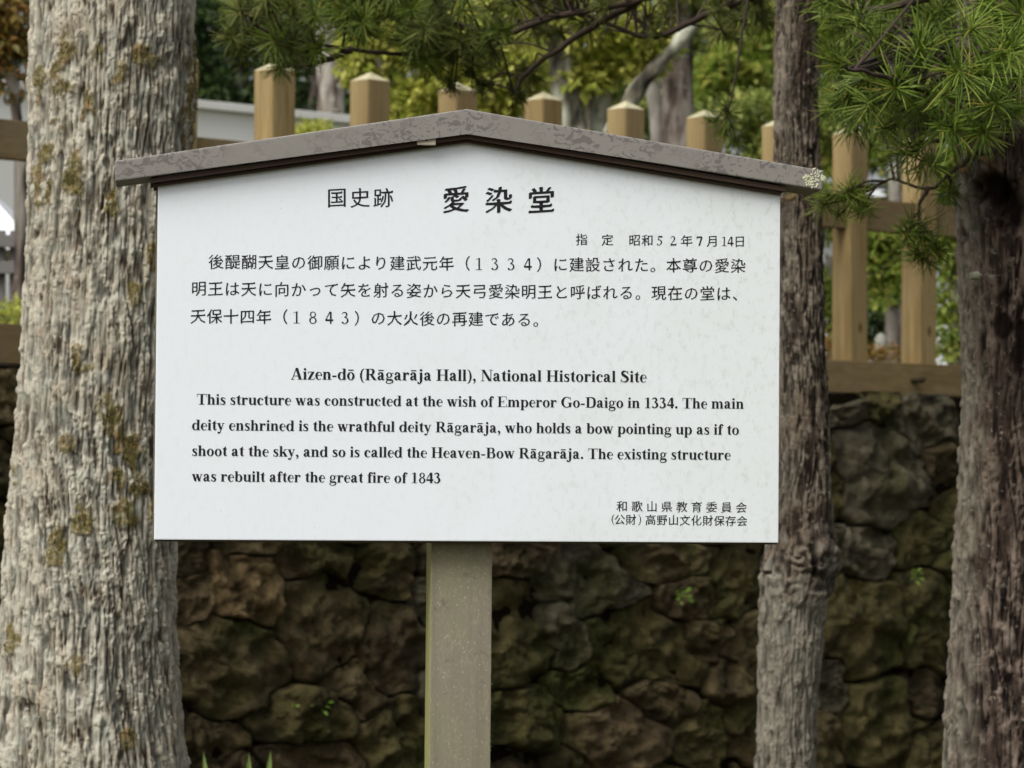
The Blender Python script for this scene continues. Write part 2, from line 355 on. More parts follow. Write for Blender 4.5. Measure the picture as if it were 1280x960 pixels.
def make_stone(i):
    s = SD[i]; K, RG = 56, 15
    th = np.linspace(0, 2 * math.pi, K, endpoint=False)
    near = [j for j in range(len(SD)) if j != i and abs(SD[j, 0] - s[0]) < 260 and abs(SD[j, 1] - s[1]) < 220]
    rad = np.zeros(K); cap = rs.choice([1.12, 1.25, 1.6, 1.6]) if i > 42 else (1.6 if i % 4 else 1.3)
    for k in range(K):
        pass
    if 1:
        r = np.arange(2, 150, 1.5)[None]; X = s[0] + np.cos(th)[:, None] * r; Y = s[1] + np.sin(th)[:, None] * r; r = r[0]
        X2 = X + 10 * fbm(np.stack([X / 34, Y / 34, X * 0], -1), 3, 3); Y2 = Y + 10 * fbm(np.stack([X / 34, Y / 34, X * 0], -1), 3, 9)
        own = metric(X2, Y2, i); oth = np.min([metric(X2, Y2, j) for j in near], axis=0)
        bad = (own > oth - .008) | (own > cap) | (Y < wtop_px(X)); bad[:, -1] = True
        rad = r[np.argmax(bad, axis=1)] - .2
    rad = np.maximum(rad, 4)
    rho = (np.linspace(0, 1, RG + 1)[1:]) ** .8
    base = rs.uniform(-.008, .03); bulge = rs.uniform(.03, .055)
    tilt = [(rs.uniform(-1, 1), rs.uniform(-1, 1), rs.uniform(.35, 1.0)) for _ in range(8)]
    mr = max(rad.max(), 20)
    DX = np.concatenate([[0.]] + [np.cos(th) * rad * r for r in rho]); DY = np.concatenate([[0.]] + [np.sin(th) * rad * r for r in rho])
    RH = np.concatenate([[0.]] + [np.full(K, r) for r in rho])
    d = np.stack([(s[0] + DX - 640) / F, (480 - s[1] - DY) / F, -np.ones_like(DX)], -1) @ ROTT
    Q = CAMN + d * (((WFN - CAMN) @ FNN) / (d @ FNN))[:, None]
    fac = np.min([t[2] - .95 * (t[0] * DX / mr + t[1] * DY / mr) for t in tilt], axis=0)
    prof = (1 - RH ** 14) ** .7 * np.maximum(fac, -.6)
    nz = 1 - 2.4 * np.abs(fbm(Q * 7, 4, i)); nm = fbm(Q * 17 + 5, 3, i + 20); nf = fbm(Q * 48, 3, 50)
    lg = fbm(Q * [9, 9, 15] + i, 3, 77); h = base - .03 + bulge * prof + np.floor(lg * 2.6) * .009 + (nz * .016 + nm * .015 + nf * .007)
    h = np.where(RH >= 1, base - .13, h)
    V = Q + FNN * h[:, None]
    Fq = [[1 + a * K + k, 1 + (a + 1) * K + k, 1 + (a + 1) * K + (k + 1) % K, 1 + a * K + (k + 1) % K] for a in range(RG - 1) for k in range(K)]
    Ft = [[0, 1 + k, 1 + (k + 1) % K] for k in range(K)]
    me = np_mesh('stone', V, [np.array(Fq), np.array(Ft)], ST[int(seeds[i][5])], smooth=False)
    part('stone', me, wall)
for i in range(len(seeds)): make_stone(i)
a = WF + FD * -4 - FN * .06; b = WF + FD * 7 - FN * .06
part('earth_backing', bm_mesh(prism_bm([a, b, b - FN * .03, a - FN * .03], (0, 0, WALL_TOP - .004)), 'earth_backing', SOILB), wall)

# ---------------------------------------------------------------- wooden fence
fence = thing('wooden_fence', (FREF.x, FREF.y, WALL_TOP), 'brown square timber post and rail fence with pointed post tops on the stone wall', 'fence')
def fbox(u0, u1, hn, z0, z1, bev=.004):
    p = FREF + FD * u0 - FN * hn
    return bm_mesh(box_bm((p.x, p.y, z0), FD * (u1 - u0), FN * 2 * hn, (0, 0, z1 - z0)), 'beam', WOODR, bev)
pm = None
PW = .0535
bm = bmesh.new()
ZB, ZS, ZA = .137, 1.088, 1.122              # sill top, shoulder and apex above the wall top
vb = [bm.verts.new(FD * sx * PW + FN * sy * PW + Vector((0, 0, z))) for z in (ZB, ZS) for sx, sy in ((-1, -1), (1, -1), (1, 1), (-1, 1))]
ap = bm.verts.new((0, 0, ZA)); bm.faces.new(vb[:4][::-1])
for i in range(4): bm.faces.new((vb[i], vb[(i + 1) % 4], vb[4 + (i + 1) % 4], vb[4 + i]))
caps = [bm.faces.new((vb[4 + i], vb[4 + (i + 1) % 4], ap)) for i in range(4)]
for f in caps: f.material_index = 1
bmesh.ops.bevel(bm, geom=[e for e in bm.edges if abs(e.verts[0].co.z - e.verts[1].co.z) > .5], offset=.004, segments=2, affect='EDGES')
bmesh.ops.recalc_face_normals(bm, faces=bm.faces)
pm = bpy.data.meshes.new('post'); bm.to_mesh(pm); bm.free(); pm.materials.append(WOOD); pm.materials.append(CAP)
for k in range(-5, 14):
    o = link('post', pm, fence, FD * PITCH * k)
    o.rotation_euler = (rs.uniform(-.004, .004), rs.uniform(-.004, .004), math.pi * rs.choice([0, 1]))
for nm, z0, z1, hn in (('sill_beam', .002, .1365, .062), ('rail', .69, .822, .028)):
    for u0, u1 in ((-2.6, .9), (.904, 4.2), (4.204, 6.2)):
        part(nm, fbox(u0, u1, hn, WALL_TOP + z0, WALL_TOP + z1), fence)

# ================================================================== SIGN
ANG = .10
BX = Vector((math.cos(ANG), math.sin(ANG), 0)); BN = Vector((math.sin(ANG), -math.cos(ANG), 0)); BZ = Vector((0, 0, 1))
B0 = P(583, 677, 5.1)
sign = thing('notice_board', (B0.x, B0.y, 0), 'white bilingual notice board with grey gabled top rail on a single square post', 'sign')
sign.rotation_euler = (0, 0, ANG)
def B(px, py, off=0):                      # photo point on the board plane -> sign coordinates (x along, y = -outward, z up)
    q = hit(px, py, B0 + BN * off, BN); d = q - Vector((B0.x, B0.y, 0))
    return Vector((d.dot(BX), -off, q.z))
def spart(name, me, parent=None, label=None, kind=None):
    o = link(name, me, parent or sign); return tag(o, label, kind=kind)
# board panel: front face lies on the plane y=0
T = .02
bo = [B(192.5, 674.5), B(973, 678.5), B(975.5, 232), B(583, 166), B(197.5, 220)]
bm = prism_bm([v for v in bo], (0, T, 0))
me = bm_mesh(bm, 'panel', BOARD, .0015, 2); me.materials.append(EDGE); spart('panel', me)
bk = [B(190.8, 671) + Vector((0, T + .0005, -.004)), B(975.2, 680) + Vector((0, T + .0005, -.001)), B(976, 236) + Vector((0, T + .0005, 0)), B(583, 172) + Vector((0, T + .0005, 0)), B(196, 224) + Vector((0, T + .0005, 0))]
bk[0].z = bo[0].z - .003; bk[1].z = bo[1].z - .003; bk[0].x = bo[0].x - .002; bk[4].x = bo[4].x - .0022
spart('backing_board', bm_mesh(prism_bm(bk, (0, .012, 0)), 'backing_board', EDGE, .001), label='brown backing board behind the white panel')
# gabled top
OUT = .022
def roofpoly(tl, ta, tr, br, ba, bl): return [B(*q, OUT) for q in (tl, ta, tr, br, ba, bl)]
tl, ta, tr = B(143, 201, OUT), B(584, 136, OUT), B(1030, 213, OUT)
br, ba, bl = B(1028, 238, OUT), B(584, 164.5, OUT), B(144, 227, OUT)
bm = prism_bm([tl, ta, tr, br, ba, bl], (0, .105, 0))
spart('gabled_cap', bm_mesh(bm, 'gabled_cap', CLAD, .0035, 3, smooth=False))
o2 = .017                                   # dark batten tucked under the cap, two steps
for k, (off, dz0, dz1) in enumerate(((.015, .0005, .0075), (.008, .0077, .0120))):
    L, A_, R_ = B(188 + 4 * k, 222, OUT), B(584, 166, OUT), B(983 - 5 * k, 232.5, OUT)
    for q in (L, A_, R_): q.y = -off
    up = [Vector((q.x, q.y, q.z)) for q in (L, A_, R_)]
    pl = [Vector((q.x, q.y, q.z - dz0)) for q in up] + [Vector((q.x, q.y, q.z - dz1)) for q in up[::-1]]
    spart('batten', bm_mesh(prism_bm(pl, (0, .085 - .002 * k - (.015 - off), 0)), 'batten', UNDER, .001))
tb = B(533, 176, .017)
bm = box_bm((tb.x - .0135, -.0185, tb.z - .006), (.027, 0, 0), (0, .0165, 0), (0, 0, .013))
spart('mounting_tab', bm_mesh(bm, 'mounting_tab', TABM, .0015), label='small beige tab under the ridge')
hb = bmesh.new(); bmesh.ops.create_cone(hb, cap_ends=True, segments=12, radius1=.0016, radius2=.0016, depth=.002, matrix=Matrix.Translation((tb.x, -.0185, tb.z + .001)) @ Matrix.Rotation(R(90), 4, 'X'))
spart('screw_hole', bm_mesh(hb, 'screw_hole', BLACK))
# lichen on the right end
acc = Acc(); lr = np.random.default_rng(3)
for cx, cy, rr, nn in ((1012, 225, 8, 42), (1020, 216, 6, 26), (1018, 229, 7, 24), (1029, 222, 3, 14), (1007, 221, 4, 10)):
    c0 = B(cx, cy, OUT)
    for _ in range(nn):
        a_, r_ = lr.uniform(0, 6.28), math.sqrt(lr.uniform(0, 1)) * rr * .00115
        cc = np.array([c0.x + math.cos(a_) * r_, -OUT - .0002, c0.z + math.sin(a_) * r_]); q = lr.uniform(.0008, .002)
        th = np.linspace(0, 2 * math.pi, 7, endpoint=False)
        rad = q * lr.uniform(.6, 1.2, 7)
        ring = np.stack([cc[0] + np.cos(th) * rad, np.full(7, cc[1] + .0004), cc[2] + np.sin(th) * rad], -1)
        V = np.concatenate([[cc - [0, lr.uniform(.0006, .0014), 0]], ring])
        acc.add(V, [[0, 1 + k, 1 + (k + 1) % 7] for k in range(7)])
spart('lichen', acc.mesh('lichen', LICHEN), kind='stuff', label='cream crust lichen on the right end of the cap')
# post
pc0, pc1 = B(539, 680, -.034), B(615.5, 680, -.034)
pb0, pb1 = B(536, 960, -.034), B(611.5, 960, -.034)
dzp = pc0.z - pb0.z; leanL = (pc0.x - pb0.x) / dzp * .6
zt = pc0.z + .45
def xat(x0, z): return x0 + (z - pc0.z) * leanL
bm = prism_bm([Vector((xat(pc0.x, -.3), .034, -.3)), Vector((xat(pc1.x, -.3), .034, -.3)), Vector((xat(pc1.x, zt), .034, zt)), Vector((xat(pc0.x, zt), .034, zt))], (0, .088, 0))
me = bm_mesh(bm, 'post', POST, .0022, 2)
me.materials.append(ALGAE)
for p in me.polygons:
    if p.normal.x < -.6: p.material_index = 1
spart('post', me, label='square timber post grey with lichen and green algae on its left face')
acc = Acc()                                  # moss hairs and white specks along the post's right edge
for _ in range(60):
    z = lr.uniform(.9, pc0.z); x = xat(pc1.x, z)
    d = np.array([lr.uniform(.3, 1), lr.uniform(-.6, .2), lr.uniform(-.5, .7)]); L = lr.uniform(.001, .0035)
    p0 = np.array([x - .0008, .036, z]); V, Fq = tube_np([p0, p0 + d * L * .5, p0 + d * L + [0, 0, .001]], [.00025, .0002, .00008], 4); acc.add(V, Fq)
spart('moss_hairs', acc.mesh('moss_hairs', LICHEN), kind='stuff')

# -------- lettering. Latin letters: bold book serif drawn from strokes, units 1/1000 em
WT = 1.0
def _V(x, y0, y1, w=145):
    if WT < 1 and w > 60: x, w = x + w * (1 - WT) / 2, w * WT
    return [[(x, y0), (x + w, y0), (x + w, y1), (x, y1)]]
def _H(x0, x1, y0, y1): return [[(x0, y0), (x1, y0), (x1, y1), (x0, y1)]]
def _L(x0, y0, x1, y1, w):                   # slanted stroke with horizontal cuts
    return [[(x0 - w / 2, y0), (x1 - w / 2, y1), (x1 + w / 2, y1), (x0 + w / 2, y0)]]
def _S(pts, n=6):
    q = spline([(a, b, max(min(c, 30), c * WT)) for a, b, c in pts], n); d = np.gradient(q[:, :2], axis=0); d /= np.linalg.norm(d, axis=1)[:, None] + 1e-9
    nr = np.stack([-d[:, 1], d[:, 0]], -1); l = q[:, :2] + nr * q[:, 2:3] / 2; r = q[:, :2] - nr * q[:, 2:3] / 2
    return [[tuple(l[i]), tuple(r[i]), tuple(r[i + 1]), tuple(l[i + 1])] for i in range(len(q) - 1)]
def _E(cx, cy, rx, ry, irx, iry, sh=0, a0=0, a1=360, n=28):
    irx += (rx - irx) * (1 - WT) * .8
    t = np.radians(np.linspace(a0, a1, n + 1)); o = [(cx + rx * math.cos(k), cy + ry * math.sin(k)) for k in t]; i_ = [(cx + sh + irx * math.cos(k), cy + iry * math.sin(k)) for k in t]
    return [[o[k], o[k + 1], i_[k + 1], i_[k]] for k in range(n)]
def _O(cx, cy, r, n=14): return [[(cx + r * math.cos(k * 2 * math.pi / n), cy + r * math.sin(k * 2 * math.pi / n)) for k in range(n)]]
f0 = lambda a, b: _H(a, b, 0, 28)
fx = lambda a, b: _H(a, b, 445, 473)
fc = lambda a, b: _H(a, b, 648, 676)
def arch(x): return _S([(x, 370, 25), (x + 50, 425, 45), (x + 115, 440, 80), (x + 180, 395, 125), (x + 205, 310, 145), (x + 205, 180, 145), (x + 205, 0, 145)])
A_ = _S([(85, 385, 45), (130, 448, 48), (215, 452, 70), (290, 415, 120), (318, 330, 145), (318, 130, 145), (345, 50, 100), (400, 28, 50), (455, 60, 28)]) + _O(112, 365, 62) + \
     _S([(300, 275, 28), (200, 245, 60), (120, 185, 115), (98, 110, 135), (140, 48, 105), (210, 48, 60), (280, 95, 35)])
O_ = _E(250, 230, 227, 244, 88, 208)
def letters():
    TL = {
     'i': (278, _V(67, 0, 473) + f0(15, 262) + fx(15, 100) + _O(138, 612, 76)),
     'l': (278, _V(67, 0, 676) + f0(15, 262) + fc(15, 100)),
     'h': (556, _V(67, 0, 676) + f0(15, 262) + fc(15, 100) + arch(205) + f0(295, 540)),
     'n': (556, _V(67, 0, 473) + f0(15, 262) + fx(15, 100) + arch(205) + f0(295, 540)),
     'm': (833, _V(67, 0, 473) + f0(15, 262) + fx(15, 100) + arch(200) + f0(290, 520) + arch(475) + f0(575, 818)),
     'u': (556, _S([(138, 473, 145), (138, 170, 145), (160, 75, 120), (225, 35, 70), (300, 60, 40), (355, 110, 28)]) + _V(350, 0, 473) + fx(15, 140) + fx(290, 400) + f0(400, 545)),
     'r': (444, _V(67, 0, 473) + f0(15, 272) + fx(15, 100) + _S([(205, 320, 28), (245, 400, 50), (310, 440, 70), (370, 430, 60)]) + _O(365, 395, 64)),
     'o': (500, O_), 'ō': (500, O_ + _H(90, 410, 555, 615)),
     'a': (500, A_), 'ā': (500, A_ + _H(75, 395, 555, 615)),
     'e': (444, _E(228, 230, 205, 244, 98, 208, 32, 0, 318) + _H(120, 425, 240, 275)),
     'c': (444, _E(235, 230, 210, 244, 98, 205, 40, 42, 318) + _O(355, 355, 62)),
     's': (389, _S([(325, 355, 28), (295, 420, 36), (215, 450, 55), (120, 420, 90), (95, 345, 105), (160, 275, 125), (250, 215, 130), (300, 140, 110), (270, 50, 85), (180, 20, 50), (90, 45, 38), (50, 130, 28)]) + _V(310, 330, 470, 24) + _V(38, 5, 140, 24)),
     't': (333, _S([(165, 473, 145), (165, 140, 145), (185, 50, 100), (245, 28, 50), (310, 85, 28)]) + _H(18, 312, 438, 473) + [[(30, 450), (237, 640), (237, 450)]]),
     'd': (556, _E(225, 230, 202, 244, 92, 205, 30) + _V(345, 0, 676) + fc(285, 360) + f0(400, 540)),
     'b': (556, _V(67, 10, 676) + fc(15, 100) + _E(322, 230, 202, 244, 92, 205, -30)),
     'p': (556, _V(67, -205, 473) + _H(15, 270, -205, -177) + fx(15, 100) + _E(325, 230, 202, 244, 92, 205, -30)),
     'g': (500, _E(225, 310, 180, 165, 78, 132) + _S([(360, 400, 30), (430, 432, 40), (480, 405, 60)]) + _S([(140, 170, 50), (80, 110, 70), (110, 50, 85), (230, 30, 100), (370, 20, 110), (430, -50, 90), (390, -140, 60), (240, -185, 40), (100, -165, 45), (50, -100, 65), (90, -30, 50), (170, 10, 40)])),
     'f': (333, _S([(152, 0, 145), (152, 400, 145), (160, 560, 130), (205, 650, 85), (270, 668, 45), (335, 640, 40)]) + _O(318, 612, 58) + _H(12, 310, 438, 473) + f0(18, 280)),
     'j': (333, _S([(185, 473, 145), (185, 60, 145), (172, -80, 115), (110, -175, 60), (20, -178, 40)]) + _O(10, -130, 56) + fx(60, 150) + _O(185, 612, 76)),
     'k': (556, _V(67, 0, 676) + f0(15, 262) + fc(15, 100) + _L(425, 460, 190, 195, 50) + _L(300, 300, 460, 15, 165) + f0(300, 545) + fx(305, 520)),
     'y': (500, _L(105, 460, 262, 60, 150) + _L(405, 460, 225, -60, 48) + _S([(232, -40, 50), (200, -130, 60), (130, -175, 70)]) + _O(95, -145, 60) + fx(8, 235) + fx(325, 485)),
     'w': (722, _L(105, 460, 255, 10, 150) + _L(365, 460, 240, 10, 46) + _L(350, 460, 500, 10, 150) + _L(625, 460, 490, 10, 46) + fx(8, 230) + fx(275, 470) + fx(555, 710)),
     'v': (500, _L(105, 460, 262, 10, 150) + _L(405, 460, 250, 10, 48) + fx(8, 235) + fx(325, 485)),
     'x': (500, _L(120, 460, 385, 15, 160) + _L(395, 460, 100, 15, 48) + fx(15, 250) + fx(320, 480) + f0(15, 175) + f0(245, 490)),
     'z': (444, _H(40, 410, 438, 473) + _L(335, 445, 105, 28, 150) + _H(25, 420, 0, 34) + _V(40, 350, 473, 26) + _V(394, 0, 140, 28)),
     'A': (722, _L(345, 680, 105, 20, 46) + _L(365, 690, 580, 20, 165) + _H(190, 500, 195, 232) + f0(10, 235) + f0(430, 712)),
     'B': (667, _V(95, 0, 676, 155) + f0(15, 260) + fc(15, 260) + _S([(240, 660, 34), (380, 655, 50), (475, 590, 120), (490, 515, 145), (470, 430, 110), (390, 365, 45), (240, 352, 34)]) + _S([(240, 352, 34), (430, 345, 50), (530, 270, 130), (545, 185, 155), (520, 85, 120), (430, 25, 50), (240, 16, 34)])),
     'D': (722, _V(95, 0, 676, 155) + f0(15, 260) + fc(15, 260) + _S([(240, 660, 34), (400, 652, 60), (560, 560, 130), (605, 340, 165), (560, 110, 130), (400, 25, 60), (240, 16, 34)])),
     'E': (667, _V(95, 0, 676, 155) + fc(15, 600) + f0(15, 620) + _H(240, 430, 325, 358) + _V(420, 235, 450, 26) + _V(578, 500, 676, 28) + _V(600, 0, 185, 28)),
     'G': (778, _E(390, 338, 355, 352, 200, 312, 10, 48, 318) + _V(530, 30, 300, 155) + _H(455, 755, 282, 312) + _V(612, 455, 690, 26)),
     'H': (778, _V(100, 0, 676, 155) + _V(525, 0, 676, 155) + _H(240, 540, 322, 358) + f0(18, 335) + f0(445, 762) + fc(18, 335) + fc(445, 762)),
     'N': (722, _V(105, 0, 676, 40) + _L(145, 676, 560, 0, 175) + _V(585, 0, 676, 44) + f0(15, 235) + fc(12, 200) + fc(500, 712)),
     'R': (722, _V(95, 0, 676, 155) + f0(15, 330) + fc(15, 260) + _S([(240, 660, 34), (390, 655, 55), (490, 590, 130), (505, 505, 150), (480, 410, 115), (390, 350, 45), (240, 338, 34)]) + _L(370, 345, 610, 0, 175) + f0(540, 718)),
     'S': (556, _S([(455, 500, 28), (420, 590, 40), (320, 655, 60), (190, 640, 110), (120, 550, 135), (170, 450, 155), (320, 350, 165), (425, 260, 155), (440, 140, 130), (350, 40, 80), (220, 20, 50), (110, 70, 40), (50, 190, 28)]) + _V(445, 480, 690, 26) + _V(38, -12, 210, 26)),
     'T': (667, _V(258, 0, 676, 155) + _H(28, 640, 640, 676) + _V(28, 490, 676, 30) + _V(610, 490, 676, 30) + f0(150, 520)),
     '1': (500, _V(190, 0, 680, 140) + f0(65, 445) + _L(235, 660, 70, 585, 60)),
     '2': (500, _S([(45, 510, 40), (100, 620, 60), (210, 655, 85), (315, 590, 130), (320, 480, 140), (250, 330, 90), (140, 190, 60), (60, 80, 50)]) + _H(30, 440, 0, 105) + _V(440, 60, 190, 26)),
     '3': (500, _S([(50, 560, 36), (110, 640, 60), (220, 650, 90), (310, 580, 125), (295, 470, 95), (180, 370, 40)]) + _S([(180, 375, 35), (300, 345, 90), (370, 220, 145), (330, 85, 110), (220, 20, 60), (110, 20, 50)]) + _O(85, 70, 58)),
     '4': (500, _V(265, 0, 685, 145) + _H(25, 475, 150, 250) + _L(300, 685, 55, 230, 62)),
     '5': (500, _H(150, 445, 575, 680) + _L(165, 660, 105, 400, 45) + _S([(105, 395, 60), (220, 400, 100), (340, 310, 140), (360, 190, 145), (300, 70, 100), (190, 18, 60), (90, 25, 50)]) + _O(80, 70, 55)),
     '7': (500, _H(45, 455, 575, 680) + _L(425, 600, 230, 0, 115) + _V(40, 470, 680, 28)),
     '8': (500, _E(250, 515, 175, 165, 82, 130) + _E(250, 178, 212, 192, 100, 150)),
     '.': (250, _O(125, 65, 80)), ',': (250, _O(122, 65, 78) + _S([(160, 60, 60), (160, -20, 70), (120, -100, 40), (60, -150, 20)])),
     '-': (333, _H(40, 290, 170, 255)), ' ': (250, []),
     '(': (333, _S([(295, 690, 24), (165, 560, 75), (100, 260, 115), (165, -30, 75), (295, -165, 24)])),
     ')': (333, _S([(38, 690, 24), (168, 560, 75), (233, 260, 115), (168, -30, 75), (38, -165, 24)]))}
    TL['4'] = (500, _V(265, 0, 685, 145) + _H(25, 475, 150, 250) + [[(265, 685), (330, 685), (75, 240), (25, 240)]])
    return TL
TL = letters(); WT = .62; TLT = letters(); WT = 1.0
class Ink:
    def __init__(s): s.V = []; s.F = {}; s.n = 0; s.k = 0
    def poly(s, p3):
        s.F.setdefault(len(p3), []).append(list(range(s.n, s.n + len(p3)))); s.V += [tuple(p) for p in p3]; s.n += len(p3)
    def mesh(s): return np_mesh('lettering', s.V, [np.array(v) for v in s.F.values()], BLACK)
def frame(a, b):
    """origin, along and up vectors on the board for a line between two photo points"""
    A, Bp = B(*a), B(*b); ax = (Bp - A); L = ax.length; ax.normalize(); up = Vector((-ax.z, 0, ax.x)); return A, ax, up, L
OFFY = .0004
def latin(s, a, b, shrink=1.0, thin=0):
    A, ax, up, L = frame(a, b); tot = sum(TL[c][0] for c in s); em = L / tot; ink = Ink(); x = 0
    for i, ch in enumerate(s):
        adv, polys = TL[ch]
        for k, p in enumerate(polys):
            y = -(OFFY + .00001 * (k % 12))
            q = [A + ax * ((x + px_) * em) + up * (py_ * em) for px_, py_ in p]
            ink.poly([(v.x, y, v.z) for v in q])
        x += adv
    return spart('lettering', ink.mesh(), PANEL, kind='stuff')
_gc = {}
def cjk(ch, off):
    if (ch, off) not in _gc:
        c = bpy.data.curves.new('t', 'FONT'); c.body = ch; c.size = 1; c.offset = off; c.resolution_u = 2
        o = bpy.data.objects.new('t', c); COL.objects.link(o)
        me = bpy.data.meshes.new_from_object(o.evaluated_get(bpy.context.evaluated_depsgraph_get()))
        V = np.array([(v.co.x - .5, v.co.y - .36) for v in me.vertices]); Fc = [tuple(p.vertices) for p in me.polygons]
        ed = {}
        for f in Fc:
            ar = sum(V[f[k]][0] * V[f[(k + 1) % len(f)]][1] - V[f[(k + 1) % len(f)]][0] * V[f[k]][1] for k in range(len(f)))
            g = f if ar > 0 else f[::-1]
            for k in range(len(g)): ed[(g[k], g[(k + 1) % len(g)])] = 1
        bd = [e for e in ed if (e[1], e[0]) not in ed]; nxt = {}; prv = {}
        for a_, b_ in bd: nxt[a_] = b_; prv[b_] = a_
        W = V.copy(); extra = []
        def sc(e0, e1): return V[e1] - V[e0]
        for a_ in nxt:
            if a_ not in prv: continue
            d1, d2 = sc(prv[a_], a_), sc(a_, nxt[a_]); t = d1 / (np.hypot(*d1) + 1e-9) + d2 / (np.hypot(*d2) + 1e-9); t /= np.hypot(*t) + 1e-9
            W[a_] = V[a_] - [0, -t[0] * .0105]                    # horizontals thinned
        V = W
        for a_, b_ in bd:
            d = V[b_] - V[a_]; L = np.hypot(*d)
            if not (.018 < L < .11) or a_ not in prv or b_ not in nxt: continue
            p_, n_ = V[a_] - V[prv[a_]], V[nxt[b_]] - V[b_]
            if abs(d[0]) < .25 * abs(d[1]) and abs(p_[0]) > .09 and abs(n_[0]) > .09 and abs(p_[1]) < .1 * abs(p_[0]):
                if d[1] > 0: x, y = V[b_]; extra.append([(x - .095, y - .004), (x + .014, y - .012), (x - .012, y + .034), (x - .034, y + .036)])
                else: x, y = V[a_]; extra.append([(x - .012, y + .020), (x + .055, y - .004), (x + .01, V[b_][1] - .006)])
            elif abs(d[1]) < .25 * abs(d[0]) and abs(p_[1]) > .09 and abs(n_[1]) > .09 and abs(p_[0]) < .1 * abs(p_[1]) and d[0] < 0:
                x, y = V[b_]; extra.append([(x - .028, y + .014), (x - .012, y - .022), (x + .004, y - .06), (V[a_][0], y - .006)])
        V = [tuple(v) for v in V]
        for q in extra: Fc.append(tuple(range(len(V), len(V) + len(q)))); V += q
        _gc[(ch, off)] = (V, Fc)
        bpy.data.objects.remove(o); bpy.data.curves.remove(c); bpy.data.meshes.remove(me)
    return _gc[(ch, off)]
def japanese(s, a, b, em_px, off=0, nib=((-.012, -.010), (0, 0), (.012, .010)), pos=None, skew=.0):
    """characters centred at equal steps between photo points a and b (centres of first and last)"""
    A, ax, up, L = frame(a, b); N = len(s) - 1; em = em_px * 5.1 / F; ink = Ink()
    for i, ch in enumerate(s):
        if ch in ' 　': continue
        t = pos[i] if pos else (i / N if N else 0); c = A + ax * (L * t)
        if ch in '０１２３４５６７８９' or ch in '0123456789()':
            g = chr(ord(ch) - 0xff10 + 48) if ord(ch) > 255 else ch
            hx = 165 if g in '()' else 250
            for k, p in enumerate(TLT[g][1]):
                q = [c + ax * ((x - hx) * em * .0011) + up * ((y - (260 if g in '()' else 335)) * em * .00112) for x, y in p]
                ink.poly([(v.x, -(OFFY + .00001 * (k % 12)), v.z) for v in q])
            continue
        V, Fc = cjk(ch, off)
        for k, (nx, ny) in enumerate(nib):
            base = ink.n; yy = -(OFFY + .00003 * k)
            for x, y in V:
                v = c + ax * ((x + nx) * em) + up * ((y + ny + skew * x) * em); ink.V.append((v.x, yy, v.z))
            ink.n += len(V)
            for f in Fc: ink.F.setdefault(len(f), []).append([base + j for j in f])
    return spart('lettering', ink.mesh(), PANEL, kind='stuff')
PANEL = [o for o in sign.children if o.name.startswith('panel')][0]
NIB = ((-.007, -.007), (.007, .007))
BNIB = ((-.024, -.018), (-.008, -.006), (.008, .006), (.024, .018))
japanese('国史跡', (421, 247.5), (479, 247.8), 26, 0, NIB, skew=.06)
japanese('愛染堂', (570, 250), (676.5, 251), 35, 0, BNIB, skew=.07)
xs = [727, 756.5, 792, 808.5, 825, 841.5, 858.5, 875, 889.5, 904, 912.5, 923.5]
xs = [727, 759, 793, 809, 824.5, 841.5, 858, 874, 890.5, 905, 913, 924.5]
japanese('指定昭和52年7月14日', (xs[0], 299.7), (xs[-1], 302), 15.5, 0, NIB, pos=[(x - xs[0]) / (xs[-1] - xs[0]) for x in xs], skew=.06)
japanese('後醍醐天皇の御願により建武元年（１３３４）に建設された。本尊の愛染', (270, 327.5), (922.5, 332.5), 19.6, 0, NIB, skew=.06)
japanese('明王は天に向かって矢を射る姿から天弓愛染明王と呼ばれる。現在の堂は、', (248.5, 361), (924.5, 367.5), 19.6, 0, NIB, skew=.06)
japanese('天保十四年（１８４３）の大火後の再建である。', (247.5, 395.5), (675.5, 400), 19.6, 0, NIB, skew=.06)
latin('Aizen-dō (Rāgarāja Hall), National Historical Site', (363, 474.3), (808.5, 478))
latin('This structure was constructed at the wish of Emperor Go-Daigo in 1334. The main', (245.5, 505.6), (930, 511))
latin('deity enshrined is the wrathful deity Rāgarāja, who holds a bow pointing up as if to', (239.5, 537.6), (924, 543.5))
latin('shoot at the sky, and so is called the Heaven-Bow Rāgarāja. The existing structure', (239.5, 569.8), (913.5, 575))
latin('was rebuilt after the great fire of 1843', (239.5, 601.6), (551.5, 604))
japanese('和歌山県教育委員会', (777.5, 633), (926.5, 634.6), 14.5, 0, NIB, skew=.06)
s2 = '(公財)高野山文化財保存会'; x2 = [766, 774.5, 788.5, 799.5] + [813 + 14.3 * k for k in range(9)]
japanese(s2, (x2[0], 649.5), (x2[-1], 651.5), 14, 0, NIB, pos=[(x - x2[0]) / (x2[-1] - x2[0]) for x in x2], skew=.06)

def worley(U, Z, per, fu, fz, s):
    nu = max(3, int(round(per * fu))); u = U / per * nu; z = Z * fz; iu, iz = np.floor(u).astype(np.int64), np.floor(z).astype(np.int64)
    F1 = np.full(u.shape, 9.); F2 = F1.copy(); C = np.zeros(u.shape)
    for a in (-1, 0, 1):
        for b in (-1, 0, 1):
            cu, cz = iu + a, iz + b; w_ = np.mod(cu, nu)
            d = np.hypot(cu + .5 + (_h(w_, cz, w_ * 0, s) - .5) * .9 - u, (cz + .5 + (_h(w_, cz, w_ * 0, s + 7) - .5) * 1. - z))
            C = np.where(d < F1, _h(w_, cz, w_ * 0, s + 13), C); F2 = np.where(d < F1, F1, np.minimum(F2, d)); F1 = np.minimum(F1, d)
    return F2 - F1, C
